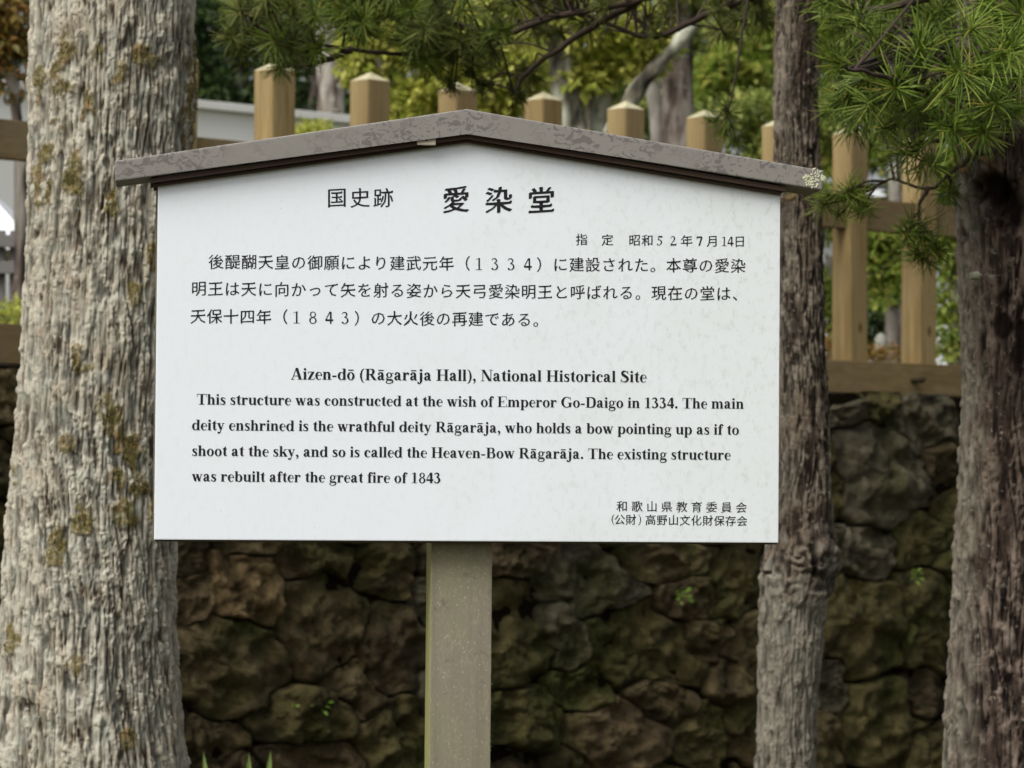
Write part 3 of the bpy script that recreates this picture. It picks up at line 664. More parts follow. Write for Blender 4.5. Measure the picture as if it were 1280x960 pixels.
# ================================================================== NEAR TREES
def trunk_mesh(name, prof, Y, mat, nk, nz, amp, fth, fz, moss=(), hollow=(), pale=None, knots=(), seed=0, zlo=-.2, zhi=4.4, flutes=.0):
    """prof: (py, left px, right px) from top to bottom of the photo"""
    prof = sorted(prof); pr = []
    for py, l, r in prof:
        a, b = P(l, py, Y), P(r, py, Y); pr.append((a.z, (a.x + b.x) / 2, (b.x - a.x) / 2))
    pr = pr[::-1]; zs, xs_, rr = map(np.array, zip(*pr))
    sx = (xs_[-1] - xs_[-2]) / (zs[-1] - zs[-2]); sr0 = (rr[0] - rr[1]) / (zs[1] - zs[0])
    fine = np.arange(zs[0] - .06, zs[-1] + .06, (zs[-1] - zs[0]) / nz)
    z = np.concatenate([np.linspace(zlo, fine[0], 90)[:-1], fine, np.linspace(fine[-1], zhi, 90)[1:]])
    cx = np.interp(z, zs, xs_); cx = np.where(z > zs[-1], xs_[-1] + (z - zs[-1]) * sx * .5, cx)
    rad = np.interp(z, zs, rr); rad = np.where(z < zs[0], rr[0] + np.clip(zs[0] - z, 0, 2) * max(sr0, .02) * 1.2 + np.exp(-z * 6) * .05, rad)
    rad = np.where(z > zs[-1], np.maximum(rr[-1] * (1 - (z - zs[-1]) * .12), .02), rad)
    k = np.ones(9) / 9; rad = np.convolve(np.pad(rad, 4, 'edge'), k, 'valid'); cx = np.convolve(np.pad(cx, 4, 'edge'), k, 'valid')
    th = np.linspace(0, 2 * math.pi, nk, endpoint=False)
    TH, Z = np.meshgrid(th, z); RR = rad[:, None] * np.ones_like(TH); CX = cx[:, None] * np.ones_like(TH)
    r0 = rr.mean(); tw = .25 * Z + .15 * fbm(np.stack([Z * 1.1, TH * 0, TH * 0], -1), 2, seed)
    ux, uy = np.cos(TH + tw) * r0, np.sin(TH + tw) * r0
    wx = fbm(np.stack([ux * 9, uy * 9, Z * 5], -1), 3, seed + 5)
    U = (TH + tw * .5) * r0 + wx * .006 + .012 * fbm(np.stack([ux * 14, uy * 14, Z * 3], -1), 3, seed + 21) * np.sin(TH * .5); per = 2 * math.pi * r0
    e1, c1 = worley(U, Z + .02 * wx, per, fth, fz, seed + 1); e2, c2 = worley(U, Z, per, fth * 2.3, fz * 2.2, seed + 2)
    e3, c3 = worley(U + .002 * wx, Z, per, fth * 1.5, fth * .5, seed + 6)
    g1 = np.clip(e1 / .17, 0, 1) ** .8; g2 = np.clip(e2 / .22, 0, 1); g3 = np.clip(e3 / .2, 0, 1)
    fib = fbm(np.stack([ux * 190, uy * 190, Z * 16], -1), 3, seed + 3); flk = fbm(np.stack([ux * 60, uy * 60, Z * 34], -1), 4, seed + 33)
    brk = np.clip(flk * 1.6 + .3, 0, 1)
    ridge = g1 * (.5 + .3 * c1) + g2 * (.14 + .2 * c2) + fib * .22 + flk * .22 + brk * (g3 * .2 + c3 * .2)
    H = (g1 * (.55 + .5 * c1) + g2 * .32 * (.4 + c2) - .85 + fib * .28 + flk * .25 + brk * g3 * (.2 + .4 * c3)) * amp + fbm(np.stack([ux * 6, uy * 6, Z * 2.4], -1), 3, seed + 8) * amp * .7
    H += flutes * vn(np.stack([ux * 14, uy * 14, Z * 1.2], -1), seed + 11)
    ridge = (np.argsort(np.argsort(ridge.ravel())) / ridge.size).reshape(ridge.shape)
    MO = np.zeros_like(H); HO = np.zeros_like(H); PA = np.zeros_like(H)
    X = CX + (RR) * np.cos(TH); Yv = Y + RR * np.sin(TH)
    front = np.sin(TH) < .25
    nz3 = fbm(np.stack([X * 45, Yv * 45, Z * 30], -1), 3, seed + 13)
    for px, py, rx, ry in moss:
        c = P(px, py, Y - r0 * .9); g = ((X - c.x) / (rx * Y / F)) ** 2 + ((Z - c.z) / (ry * Y / F)) ** 2
        MO = np.maximum(MO, np.where(front, np.clip(1.3 - g - nz3 * 2.2, 0, 1) * .8, 0))
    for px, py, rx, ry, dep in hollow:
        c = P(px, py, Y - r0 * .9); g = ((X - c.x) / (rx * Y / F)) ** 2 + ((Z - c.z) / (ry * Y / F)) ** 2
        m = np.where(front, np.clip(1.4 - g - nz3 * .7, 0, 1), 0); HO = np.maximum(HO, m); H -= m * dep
    for px, py, rr_, hgt in knots:
        c = P(px, py, Y - r0 * .8); d = np.sqrt((X - c.x) ** 2 + ((Z - c.z) * .8) ** 2) / (rr_ * Y / F)
        an = np.arctan2(Z - c.z, X - c.x); sw = np.cos(d * 8 + an * 1.5 + fbm(np.stack([X * 28, Z * 28, X * 0], -1), 2, seed + 31) * 2.2); m = np.where(front, np.exp(-d ** 4 * .8), 0); H += m * hgt * (.8 + .35 * sw + .3 * nz3); ridge = np.clip(ridge * (1 - m * .6) + m * (.35 + .4 * sw), 0, 1)
    if pale is not None: PA = pale(X, Z, TH, nz3)
    MO2 = MO * .006 * (1 + nz3)
    H = H + MO2
    X = CX + (RR + H) * np.cos(TH); Yv = Y + (RR + H) * np.sin(TH)
    nr = len(z); V = np.stack([X, Yv, Z], -1).reshape(-1, 3)
    i = np.arange(nr - 1)[:, None] * nk; j = np.arange(nk)[None]; j2 = (j + 1) % nk
    Fq = np.stack([i + j, i + j2, i + nk + j2, i + nk + j], -1).reshape(-1, 4)
    V = np.concatenate([V, [[cx[-1], Y, z[-1] + rad[-1]]]]); top = len(V) - 1; bi = (nr - 1) * nk
    Ft = np.array([[bi + a, bi + (a + 1) % nk, top] for a in range(nk)])
    pad = lambda q, v=0: np.append(q.ravel(), v)
    me = np_mesh('trunk', V, [Fq, Ft], mat, smooth=True, attrs={'ridge': pad(ridge, .5), 'moss': pad(MO), 'hollow': pad(np.clip(HO, 0, 1)), 'pale': pad(PA)})
    return me, (X, Yv, Z, MO)
def moss_fuzz(G, n, mat, seed=0, ln=.006):
    X, Y_, Z, MO = G; r = np.random.default_rng(seed); idx = np.argwhere(MO > .35)
    if not len(idx): return None
    pk = idx[r.integers(0, len(idx), n)]; i, j = pk[:, 0], pk[:, 1]
    p = np.stack([X[i, j], Y_[i, j], Z[i, j]], -1); cxm = X.mean(); 
    nrm = np.stack([p[:, 0] - X[i].mean(1), p[:, 1] - Y_[i].mean(1), np.zeros(n)], -1); nrm /= np.linalg.norm(nrm, axis=1)[:, None]
    d = nrm + r.normal(0, .6, (n, 3)); d /= np.linalg.norm(d, axis=1)[:, None]; L = r.uniform(.4, 1.2, (n, 1)) * ln
    s = np.cross(d, r.normal(0, 1, (n, 3))); s /= np.linalg.norm(s, axis=1)[:, None]; s *= .0007
    p -= nrm * .001; m = p + d * L * .6; t = p + d * L + np.array([0, 0, -1]) * L * .5
    V = np.stack([p - s, p + s, m + s * .8, m - s * .8, t], 1).reshape(-1, 3); b = np.arange(n)[:, None] * 5
    return np_mesh('moss', V, [b + np.array([0, 1, 2, 3]), b + np.array([3, 2, 4])], mat)
MOSSM = leaf_mat('moss_tuft', [(0, (.10, .085, .025)), (.5, (.22, .19, .06)), (.85, (.34, .30, .11)), (1, (.38, .22, .08))], .9, .2, .1)

# big grey tree on the left
YL = 7.4
mossL = [(80,85,12,30),(192,75,8,14),(92,222,13,26),(52,228,9,34),(70,146,8,14),(167,368,10,12),(110,140,8,18),(58,195,6,18),(135,521,12,20),(157,573,14,26),(170,602,13,12),(102,655,20,20),(84,545,8,30),
         (158,642,14,14),(108,457,8,10),(16,592,6,14),(73,689,12,20),(12,802,8,16),(200,300,6,20),(230,120,5,60),(178,60,8,18),(48,100,8,20),(110,460,6,8),(98,440,6,10),(150,90,9,12),(125,60,8,16),(190,640,8,16),(95,830,7,12),(160,920,7,12),(142,255,7,12),(205,500,5,20),(185,320,6,14)]
treeL = thing('grey_barked_tree', (P(130, 960, YL).x, YL, 0), 'thick pale grey tree with fibrous mossy bark behind the left end of the notice board', 'tree')
meL, GL = trunk_mesh('trunk', [(0,42,242),(110,38,241),(300,36,231),(450,28,224),(560,18,217),(680,8,218),(800,0,218),(900,-6,222),(960,-12,229)], YL, BARK_L, 420, 760, .0075, 72, 5,
    moss=mossL, pale=lambda X, Z, TH, nz: np.clip(.35 + .5 * nz, 0, .8), seed=2, flutes=.006)
part('trunk', meL, treeL)
mf = moss_fuzz(GL, 14000, MOSSM, 1); part('moss', mf, treeL, kind='stuff', label='yellowish moss tufts in the bark')

# slim tree behind the right end of the board
YM = 8.6
treeM = thing('slim_dark_tree', (P(985, 960, YM).x, YM, 0), 'slim dark barked tree with a gnarled knot just below the right corner of the board', 'tree')
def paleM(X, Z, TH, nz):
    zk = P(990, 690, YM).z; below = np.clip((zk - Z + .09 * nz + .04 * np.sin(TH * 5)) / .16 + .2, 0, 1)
    return np.clip(below * (.8 + .5 * nz) + np.clip(-np.cos(TH), 0, 1) * .35 * (nz > 0), 0, 1)  # pale bark below the knot; left patches mix lichen and painted sidelight
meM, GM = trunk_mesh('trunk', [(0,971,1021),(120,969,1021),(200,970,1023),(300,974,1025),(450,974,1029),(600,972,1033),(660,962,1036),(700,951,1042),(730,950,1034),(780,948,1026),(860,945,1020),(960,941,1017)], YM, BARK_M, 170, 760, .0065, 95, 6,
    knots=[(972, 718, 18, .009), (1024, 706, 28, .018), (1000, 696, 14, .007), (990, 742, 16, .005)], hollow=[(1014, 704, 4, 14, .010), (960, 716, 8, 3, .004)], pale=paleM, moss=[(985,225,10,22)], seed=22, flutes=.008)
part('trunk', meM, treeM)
YR = 7.6
treeR = thing('hollow_reddish_tree', (P(1262, 960, YR).x, YR, 0), 'reddish brown tree with stringy bark and a dark hollow at the right edge', 'tree')
def litR(X, Z, TH, nz): return np.clip(np.clip(-np.cos(TH) - .5, 0, 1) * 1.6 * (.75 + .6 * nz) + .1 * nz, 0, 1)  # lit left side painted into the bark as a grey strip
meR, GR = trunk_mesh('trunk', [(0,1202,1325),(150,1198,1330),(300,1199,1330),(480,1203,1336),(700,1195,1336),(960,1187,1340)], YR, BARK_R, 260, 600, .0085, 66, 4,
    hollow=[(1240, 236, 20, 22, .03), (1262, 262, 16, 30, .03), (1255, 400, 10, 40, .01), (1275, 430, 12, 40, .012), (1232, 425, 5, 30, .006)], pale=litR, seed=41, flutes=.012, moss=[(1222,180,24,30)])
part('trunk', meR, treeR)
lb = Acc(); c0 = P(1221, 344, YR - .150)       # pale round lichen spot
for r_, y_ in ((.011, 0),):
    th = np.linspace(0, 2 * math.pi, 18, endpoint=False); rad = .012 * (1 + .15 * np.sin(th * 5 + 1))
    V = np.concatenate([[[c0.x, c0.y - .003, c0.z]], np.stack([c0.x + np.cos(th) * rad, np.full(18, c0.y + .03), c0.z + np.sin(th) * rad * .8], -1)])
    V2 = np.concatenate([V, np.stack([c0.x + np.cos(th) * rad * .8, np.full(18, c0.y - .001), c0.z + np.sin(th) * rad * .65], -1)])
    lb.add(V2, [[1 + k, 1 + (k + 1) % 18, 19 + (k + 1) % 18, 19 + k] for k in range(18)]); lb.F.append(np.array([[0, 19 + k, 19 + (k + 1) % 18] for k in range(18)]))
part('lichen', lb.mesh('lichen', plain('grey_lichen', (.30, .30, .21), .95, .1)), treeR)

# ---------------------------------------------------------------- needle whorls
def tuft_mesh(n, ln, seed, mat, droop=.35, wid=.0016, cone=(35, 105), ext=.012):
    r = np.random.default_rng(seed); V = []; Fq = []; Ft = []; b = 0
    for _ in range(n):
        ph = r.uniform(0, 2 * math.pi); el = R(r.uniform(*cone)); L = ln * r.uniform(.55, 1.15)
        d = np.array([math.sin(el) * math.cos(ph), math.sin(el) * math.sin(ph), math.cos(el)]); side = np.cross(d, [0, 0, 1.]); side /= np.linalg.norm(side) + 1e-6; up = np.cross(side, d)
        base = np.array([0, 0, r.uniform(-ext, .01)]); dr = droop * r.uniform(.4, 1.3)
        bend = r.normal(0, .16) * side
        for t, wf in ((0, .6), (.3, 1.), (.62, .95), (.88, .65)):
            c = base + d * L * t + (np.array([0, 0, -1.]) * dr + bend) * L * t * t * .6
            V += [c - side * wid * wf, c + up * wid * .5 * wf, c + side * wid * wf]
        V.append(base + d * L + (np.array([0, 0, -1.]) * dr + bend) * L * .6)
        for s in range(3):
            for q in range(3):
                a_ = b + s * 3 + q; a2 = b + s * 3 + (q + 1) % 3; Fq.append([a_, a2, a2 + 3, a_ + 3])
        for q in range(3): Ft.append([b + 9 + q, b + 9 + (q + 1) % 3, b + 12])
        b += 13
    return np_mesh('needle_whorl', np.array(V), [np.array(Fq), np.array(Ft)], mat)
TUFT = {k: [tuft_mesh(nn, ln, 10 * q + s, m, dr * (.7, 1.5, 2.3, 1.2, 3.)[s], cone=((30, 100), (15, 75), (25, 95), (10, 60), (15, 70))[s], ext=(.015, .05, .03, .07, .06)[s]) for s in range(5)] for q, (k, nn, ln, m, dr) in enumerate((('g', 78, .088, NEEDLE, .35), ('d', 74, .082, NEEDLE_D, .4), ('b', 74, .10, NEEDLE_B, .4)))}
tr_ = np.random.default_rng(77)
def foliage(root, limbs, tufts, matn=TWIG, limb_r=.011):
    """limbs: list of photo polylines (px,py,Y); tufts: (px,py,Y,scale,kind)"""
    pts = []
    for lb_ in limbs:
        q = spline([tuple(P(*v)) for v in lb_], 8); q += tr_.normal(0, .0012, q.shape)
        lr0 = limb_r * .5 if lb_[0][0] in (1225, 1160) else limb_r * (.4 if lb_[0][1] < -20 and lb_[-1][1] > 100 and len(lb_) == 4 else 1)
        V, Fq = tube_np(q, np.linspace(lr0, lr0 * .3, len(q)), 8)
        part('branch', np_mesh('branch', V, Fq, matn, smooth=True), root)
        pts.append(q)
    allp = np.concatenate(pts); acc = Acc()
    for i, (px, py, Y, s, kd) in enumerate(tufts):
        p = np.array(tuple(P(px, py, Y))); d = np.linalg.norm((allp - p) * [1, .8, 1.2], axis=1); j = int(np.argmin(d + tr_.uniform(0, .07, len(d)))); a_ = allp[max(0, j - 2)]
        ax = p - a_; L = np.linalg.norm(ax) + 1e-6; axn = ax / L
        mid = (a_ + p) / 2 + np.array([0, 0, .06 * L]) + tr_.normal(0, .05 * L, 3)
        q = spline([a_, mid, p], 6); V, Fq = tube_np(q, np.linspace(.0034, .0018, len(q)), 5); acc.add(V, Fq)
        dirv = Vector(tuple((p - mid) / (np.linalg.norm(p - mid) + 1e-6))) + Vector((tr_.normal(0, .35), -.35 + tr_.normal(0, .3), .35))
        o = link('needle_whorl', TUFT[kd][int(tr_.integers(0, 5))], root)
        e = dirv.to_track_quat('Z', 'Y').to_matrix().to_4x4() @ Matrix.Rotation(tr_.uniform(0, 6.28), 4, 'Z')
        o.matrix_basis = Matrix.Translation(Vector(tuple(p)) - root.location) @ e @ Matrix.Scale(s, 4)
    part('twigs', acc.mesh('twigs', matn), root, kind='stuff')
def scat(n, x0, x1, y0, y1, Y0, Y1, kinds, s0=.8, s1=1.1, mask=None):
    out = []; t = 0
    while len(out) < n and t < n * 60:
        t += 1; x, y = tr_.uniform(x0, x1), tr_.uniform(y0, y1)
        if mask and not mask(x, y): continue
        out.append((x, y, tr_.uniform(Y0, Y1), tr_.uniform(s0, s1), kinds[int(tr_.integers(0, len(kinds)))]))
    return out
# right tree: bright near sprays and two hanging ones
limR = [[(1200, -20, 7.1), (1150, 0, 7.3), (1080, 12, 7.4), (1040, -10, 7.4)], [(1120, 100, 6.9), (1100, 60, 7.2), (1065, 40, 7.4)], [(1190, 128, 7.1), (1160, 75, 7.3), (1118, 45, 7.5)], [(1262, 120, 7.6), (1235, 150, 7.3), (1190, 128, 7.1), (1120, 100, 6.9), (1060, 85, 6.8)], [(1262, 60, 7.6), (1240, 20, 7.3), (1200, -20, 7.1), (1120, -50, 7.0)],
        [(1262, 180, 7.6), (1225, 190, 7.4), (1190, 175, 7.3), (1140, 180, 7.3)], [(1270, -40, 7.6), (1290, -60, 7.2), (1330, -80, 7.0)],
        [(1225, 190, 7.4), (1190, 215, 7.4), (1160, 235, 7.4), (1112, 225, 7.4), (1085, 240, 7.4)], [(1160, 235, 7.4), (1148, 262, 7.4), (1155, 290, 7.4)]]
tuR = [(1212, 38, 6.8, 1.05, 'b'), (1262, 62, 6.7, 1.1, 'b'), (1245, 130, 6.8, .9, 'b'), (1198, 90, 6.8, 1.1, 'b'), (1150, 60, 6.9, 1.0, 'b'), (1190, 160, 6.9, 1.0, 'b'), (1120, 110, 6.9, 1.0, 'b'), (1100, 60, 7, 1, 'g'), (1150, 130, 7, 1, 'g'),
       (1090, 130, 7, .95, 'g'), (1075, 30, 7.1, 1, 'g'), (1130, 190, 7.2, 1, 'g'), (1165, 205, 7.2, .9, 'g'), (1275, 20, 6.9, 1.1, 'b'), (1240, 0, 7, 1, 'b'), (1050, 80, 7.2, .9, 'g'), (1105, 160, 7.1, .9, 'g'), (1080, 95, 7.1, .9, 'g'),
       (1068, 248, 7.4, .72, 'g'), (1040, 246, 7.4, .8, 'g'), (1155, 300, 7.4, .95, 'g'), (1148, 318, 7.4, .7, 'g'), (1185, 240, 7.5, .7, 'g')]
tuR += [(1060, 240, 7.4, .7, 'g'), (1030, 256, 7.4, .7, 'd'), (1078, 262, 7.4, .6, 'g'), (1050, 268, 7.4, .6, 'g'), (1135, 292, 7.4, .8, 'g'), (1172, 312, 7.4, .75, 'g'), (1160, 328, 7.4, .6, 'd'), (1140, 275, 7.4, .6, 'd'), (1230, 165, 6.9, .9, 'b'), (1265, 140, 6.9, .9, 'b'), (1275, 95, 6.9, 1, 'b'), (1228, 95, 6.8, 1, 'b'), (1180, 120, 6.9, .9, 'b')]
tuR += scat(100, 1035, 1290, -60, 160, 7.2, 8.2, 'gggb', .8, 1.1, lambda x, y: not (y > 110 and x > 1235))
foliage(treeR, limR, tuR)
# slim tree: the spray that hangs over the fence posts at the top left and the thin ones along the top
limM = [[(996, -60, 8.6), (930, -40, 8.7), (800, 0, 8.8), (690, 22, 8.9), (620, 48, 9.0), (540, 66, 9.0), (440, 62, 9.0), (350, 45, 8.9), (300, 20, 8.9)], [(990, -20, 8.6), (900, 10, 9.0), (820, 45, 9.2), (760, 30, 9.2), (700, 5, 9.2)],
        [(800, 0, 8.8), (730, 40, 9.0), (660, 90, 9.1), (640, 120, 9.1)], [(620, 48, 9.0), (540, 20, 9.0), (440, -10, 9.0), (330, -30, 9.0)], [(440, 62, 9.0), (400, 78, 9.0), (350, 85, 9.0)], [(940, -30, 8.7), (925, 60, 8.7), (915, 120, 8.7), (905, 160, 8.7)],
        [(1000, -50, 8.6), (1060, -70, 8.6), (1120, -60, 8.5)]]
tuM = [(305, 75, 8.9, .8, 'd'), (350, 82, 8.9, .7, 'g'), (385, 70, 8.9, .8, 'd'), (300, 60, 8.9, .9, 'g'), (290, 30, 8.9, .8, 'g'), (345, 50, 8.8, 1, 'g'), (400, 60, 8.8, 1, 'g'), (540, 75, 9, .85, 'g'), (500, 50, 9, .9, 'd'), (590, 90, 9.1, .8, 'd'), (620, 70, 9, .8, 'd'),
       (905, 165, 8.7, .75, 'g'), (918, 178, 8.7, .6, 'g'), (895, 150, 8.7, .7, 'g'), (910, 140, 8.7, .6, 'd')]
tuM += scat(95, 270, 640, -50, 80, 8.7, 9.4, 'ggd', .8, 1.1, lambda x, y: y < 74 - max(0, 330 - x) * .5 - (34 if 405 < x < 500 else 0))
tuM += scat(75, 620, 985, -60, 48, 8.8, 9.6, 'dd', .65, .95)
tuM += scat(10, 560, 700, 50, 125, 9.0, 9.3, 'd', .6, .85)
foliage(treeM, limM, tuM)

# ---------------------------------------------------------------- weeds and blades
def leaf_np(p, d, n, L, W, fold=.15):
    """pointed folded leaf: base p, direction d, normal n"""
    d = np.array(d, float); d /= np.linalg.norm(d); n = np.array(n, float); s = np.cross(d, n); s /= np.linalg.norm(s); n = np.cross(s, d)
    V = [p, p + d * L * .35 + s * W * .5 + n * W * fold, p + d * L * .7 + s * W * .38 + n * W * fold * .6 - n * L * .05, p + d * L - n * L * .18,
         p + d * L * .7 - s * W * .38 + n * W * fold * .6 - n * L * .05, p + d * L * .35 - s * W * .5 + n * W * fold, p + d * L * .35, p + d * L * .7 - n * L * .05]
    return np.array(V), [[0, 1, 6, 6], ], None
def weed(px, py, label, n, L, seed):
    r = np.random.default_rng(seed); q = hit(px, py, WF + FN * .02, FN); root = thing('wall_weed', q, label, 'weed', None)
    acc = Acc()
    for k in range(n):
        a_ = r.uniform(0, 6.28); d = np.array([FN.x * .6, FN.y * .6, 0]) + np.array([FD.x, FD.y, 0]) * math.cos(a_) * .8 + np.array([0, 0, math.sin(a_) * .7 + .1]); d /= np.linalg.norm(d)
        st = np.array(tuple(q)); tip = st + d * L * r.uniform(.5, 1.1); V, Fq = tube_np([st, (st + tip) / 2 + [0, 0, .006], tip], [.0012, .001, .0008], 4); acc.add(V, Fq)
        up = np.array([0, -.5, 1.]); s = np.cross(d, up); s /= np.linalg.norm(s); l = L * r.uniform(.35, .6); w_ = l * .32; nn = np.cross(s, d)
        V = np.array([tip, tip + d * l * .3 + s * w_ + nn * w_ * .3, tip + d * l * .7 + s * w_ * .8 + nn * w_ * .2, tip + d * l - nn * l * .12, tip + d * l * .7 - s * w_ * .8 + nn * w_ * .2, tip + d * l * .3 - s * w_ + nn * w_ * .3, tip + d * l * .3, tip + d * l * .7])
        acc.add(V, [[0, 1, 6], [0, 6, 5], [3, 7, 2], [3, 4, 7]]); acc.F.append(np.array([[1, 2, 7, 6], [6, 7, 4, 5]]) + acc.n - 8)
    part('leaves', acc.mesh('leaves', WEED), root)
weed(395, 882, 'small bright green weed rooted in a wall joint left of the sign post', 6, .045, 1)
weed(362, 888, 'tiny green weed lowest and farthest left on the stone wall', 3, .03, 2)
weed(848, 745, 'leafy green weed hanging from the wall joint under the right half of the board', 9, .05, 3)
weed(1140, 722, 'little green weed on the wall between the slim and the reddish tree', 7, .04, 4)
def blades(pxs, Y, label):
    base = P(310, 1150, Y); root = thing('broad_leaved_plant', (base.x, Y, 0), label, 'plant'); r = np.random.default_rng(9)
    for px, py, w_ in pxs:
        t = P(px, py, Y + r.uniform(-.05, .05)); b_ = np.array([base.x + (t.x - base.x) * .25, Y, 0.]); tp = np.array(tuple(t)); q = spline([b_, b_ * [.4, 1, 1] + tp * [.6, 0, .55] , tp], 8)
        n_ = len(q); wd = w_ * np.sin(np.linspace(.12, math.pi, n_)) ** .7; wd[-1] = 0
        c = q + np.array([0, .004, 0]); l = q + np.stack([-wd, -wd * .3, wd * 0], -1); rr_ = q + np.stack([wd, -wd * .3, wd * 0], -1)
        V = np.concatenate([l, c, rr_]); i = np.arange(n_ - 1)
        Fq = np.concatenate([np.stack([i, i + n_, i + n_ + 1, i + 1], -1), np.stack([i + n_, i + 2 * n_, i + 2 * n_ + 1, i + n_ + 1], -1)])
        part('leaf', np_mesh('leaf', V, Fq, BLADE, smooth=True), root)
blades([(254, 938, .017), (311, 940, .021), (338, 937, .019), (285, 985, .016), (350, 1000, .015), (240, 1010, .013), (300, 1030, .015)], 10.6, 'pale green pointed leaves of a low plant at the wall foot by the thick tree')

# ================================================================== BACKGROUND on the terrace
def leaf_cloud(clumps, n, size, mat, seed, squash=.8, aspect=.45):
    """clumps: (x,y,z,radius) ; small folded leaves scattered through them"""
    r = np.random.default_rng(seed); C = np.array(clumps); wgt = C[:, 3] ** 2; k = r.choice(len(C), n, p=wgt / wgt.sum())
    d = r.normal(0, 1, (n, 3)); d /= np.linalg.norm(d, axis=1)[:, None]; rad = r.uniform(0, 1, n) ** .45
    p = C[k, :3] + d * (rad * C[k, 3])[:, None] * [1, 1, squash]
    f = d + r.normal(0, .8, (n, 3)) + [0, -.2, -.25]; f /= np.linalg.norm(f, axis=1)[:, None]
    nn = r.normal(0, .6, (n, 3)) + [0, -.3, 1]; s = np.cross(f, nn); s /= np.linalg.norm(s, axis=1)[:, None]; u = np.cross(s, f)
    L = (size * r.uniform(.6, 1.3, n))[:, None]; W = L * aspect
    V = np.stack([p, p + f * L * .5 + s * W * .5 + u * W * .2, p + f * L - u * L * .1, p + f * L * .5 - s * W * .5 + u * W * .2], 1).reshape(-1, 3)
    b = np.arange(n)[:, None] * 4
    return np_mesh('foliage', V, np.concatenate([b + np.array([0, 1, 2]), b + np.array([0, 2, 3])]), mat)
def simple_trunk(pts, rad, mat, nk=40, nz=60, amp=.012, seed=0):
    q = spline(pts, max(4, nz // max(1, len(pts) - 1))); n_ = len(q); rr_ = np.interp(np.linspace(0, 1, n_), np.linspace(0, 1, len(rad)), rad)
    V, Fq = tube_np(q, rr_, nk); V = V.reshape(n_, nk, 3); c = q[:, None]; d = V - c; dn = d / (np.linalg.norm(d, axis=2)[..., None] + 1e-9)
    nn = fbm(V * [14, 14, 5], 4, seed); V = V + dn * (nn * amp)[..., None]
    return np_mesh('trunk', V.reshape(-1, 3), Fq, mat, smooth=True, attrs={'ridge': np.clip(nn.ravel() * .5 + .5, 0, 1), 'moss': np.zeros(n_ * nk), 'hollow': np.zeros(n_ * nk), 'pale': np.clip(nn.ravel() + .3, 0, 1) * .5})
TZ = WALL_TOP - .02
def btree(name, label, cat, px, Y, crown, n, size, mat, seed, trunk=None, tmat=BARK_D, group=None, aspect=.45, nclump=26):
    """crown: list of (px,py,rx,ry) ellipses in the photo, at the tree's own distance"""
    root = thing(name, (P(px, 480, Y).x, Y, TZ), label, cat, group); r = np.random.default_rng(seed)
    cl = []
    for ex, ey, rx, ry in crown:
        for _ in range(nclump):
            a_ = r.uniform(0, 6.28); q = math.sqrt(r.uniform(0, 1)); x, y = ex + rx * q * math.cos(a_), ey + ry * q * math.sin(a_)
            dp = rx * Y / F * .7; c = P(x, y, Y + r.uniform(-dp, dp)); 
            if c.z < TZ + .1: c.z = TZ + .1
            cl.append((c.x, c.y, c.z, max(.08, min(rx, ry) * Y / F * r.uniform(.22, .42))))
    part('foliage', leaf_cloud(cl, n, size, mat, seed, aspect=aspect), root, kind='stuff')
    if trunk:
        for t in trunk:
            pts = [tuple(P(x, y, Y + dy)) for x, y, w_, dy in t]; 
            part('trunk' if t is trunk[0] else 'limb', simple_trunk(pts, [w_ * Y / F / 2 for _, _, w_, _ in t], tmat, seed=seed), root)
    else:
        zt = np.mean([c[2] for c in cl]); bx = root.location.x
        part('trunk', simple_trunk([(bx, Y, TZ - .1), (bx + .03, Y, (TZ + zt) / 2), (bx, Y, zt)], [.05, .04, .02], BARK_D, 12, 12, .004, seed), root)
    return root
# pale plastered building whose long wall runs parallel to the fence, behind it at the left
WB = P(0, 400, 20.5); WB.z = 0
zt = P(0, 112, 20.5).z
a = WB - FD * 3.5; b = WB + FD * 4.1
hall = thing('pale_walled_hall', (a.x, a.y, TZ), 'long pale grey plastered building wall behind the fence at the left', 'building')
part('wall', bm_mesh(prism_bm([Vector((a.x, a.y, TZ - .05)), Vector((b.x, b.y, TZ - .05)), Vector((b.x, b.y, zt)), Vector((a.x, a.y, zt))], -FN * 3), 'wall', PLASTER), hall)
part('coping', bm_mesh(box_bm(a + Vector((0, 0, zt + .002)) + FN * .04, b - a, -FN * 3.08, (0, 0, .05)), 'coping', PLASTER, .005), hall)
# white canopy and dark fence seen left of the thick tree
cn = P(0, 300, 17.5); tent = thing('white_canopy', (cn.x, cn.y, TZ), 'white peaked canopy roof left of the thick tree', 'canopy')
pk = P(-30, 222, 17.5); e1 = P(38, 300, 16.9); e2 = P(-100, 306, 16.9); e3 = Vector((e1.x, 18.2, e1.z)); e4 = Vector((e2.x, 18.2, e2.z))
bm = bmesh.new(); vs = [bm.verts.new(v) for v in (pk, e1, e2, e4, e3)]; 
for f in ((0, 2, 1), (0, 3, 2), (0, 4, 3), (0, 1, 4)): bm.faces.new([vs[i] for i in f])
lo = [bm.verts.new(Vector((v.x, v.y, v.z - .04))) for v in (e1, e2, e4, e3)]; tp = [vs[1], vs[2], vs[3], vs[4]]
for i in range(4): bm.faces.new((tp[i], tp[(i + 1) % 4], lo[(i + 1) % 4], lo[i]))
part('canopy_roof', bm_mesh(bm, 'canopy_roof', WHITE), tent)
for v in (e1, e2, e3, e4): part('leg', bm_mesh(box_bm((v.x - .02, v.y - .02, TZ), (.04, 0, 0), (0, .04, 0), (0, 0, v.z - TZ - .041)), 'leg', GREYT), tent)
gf = thing('grey_timber_screen', (P(10, 390, 16).x, 16, TZ), 'weathered grey timber screen low behind the fence at the left edge', 'screen')
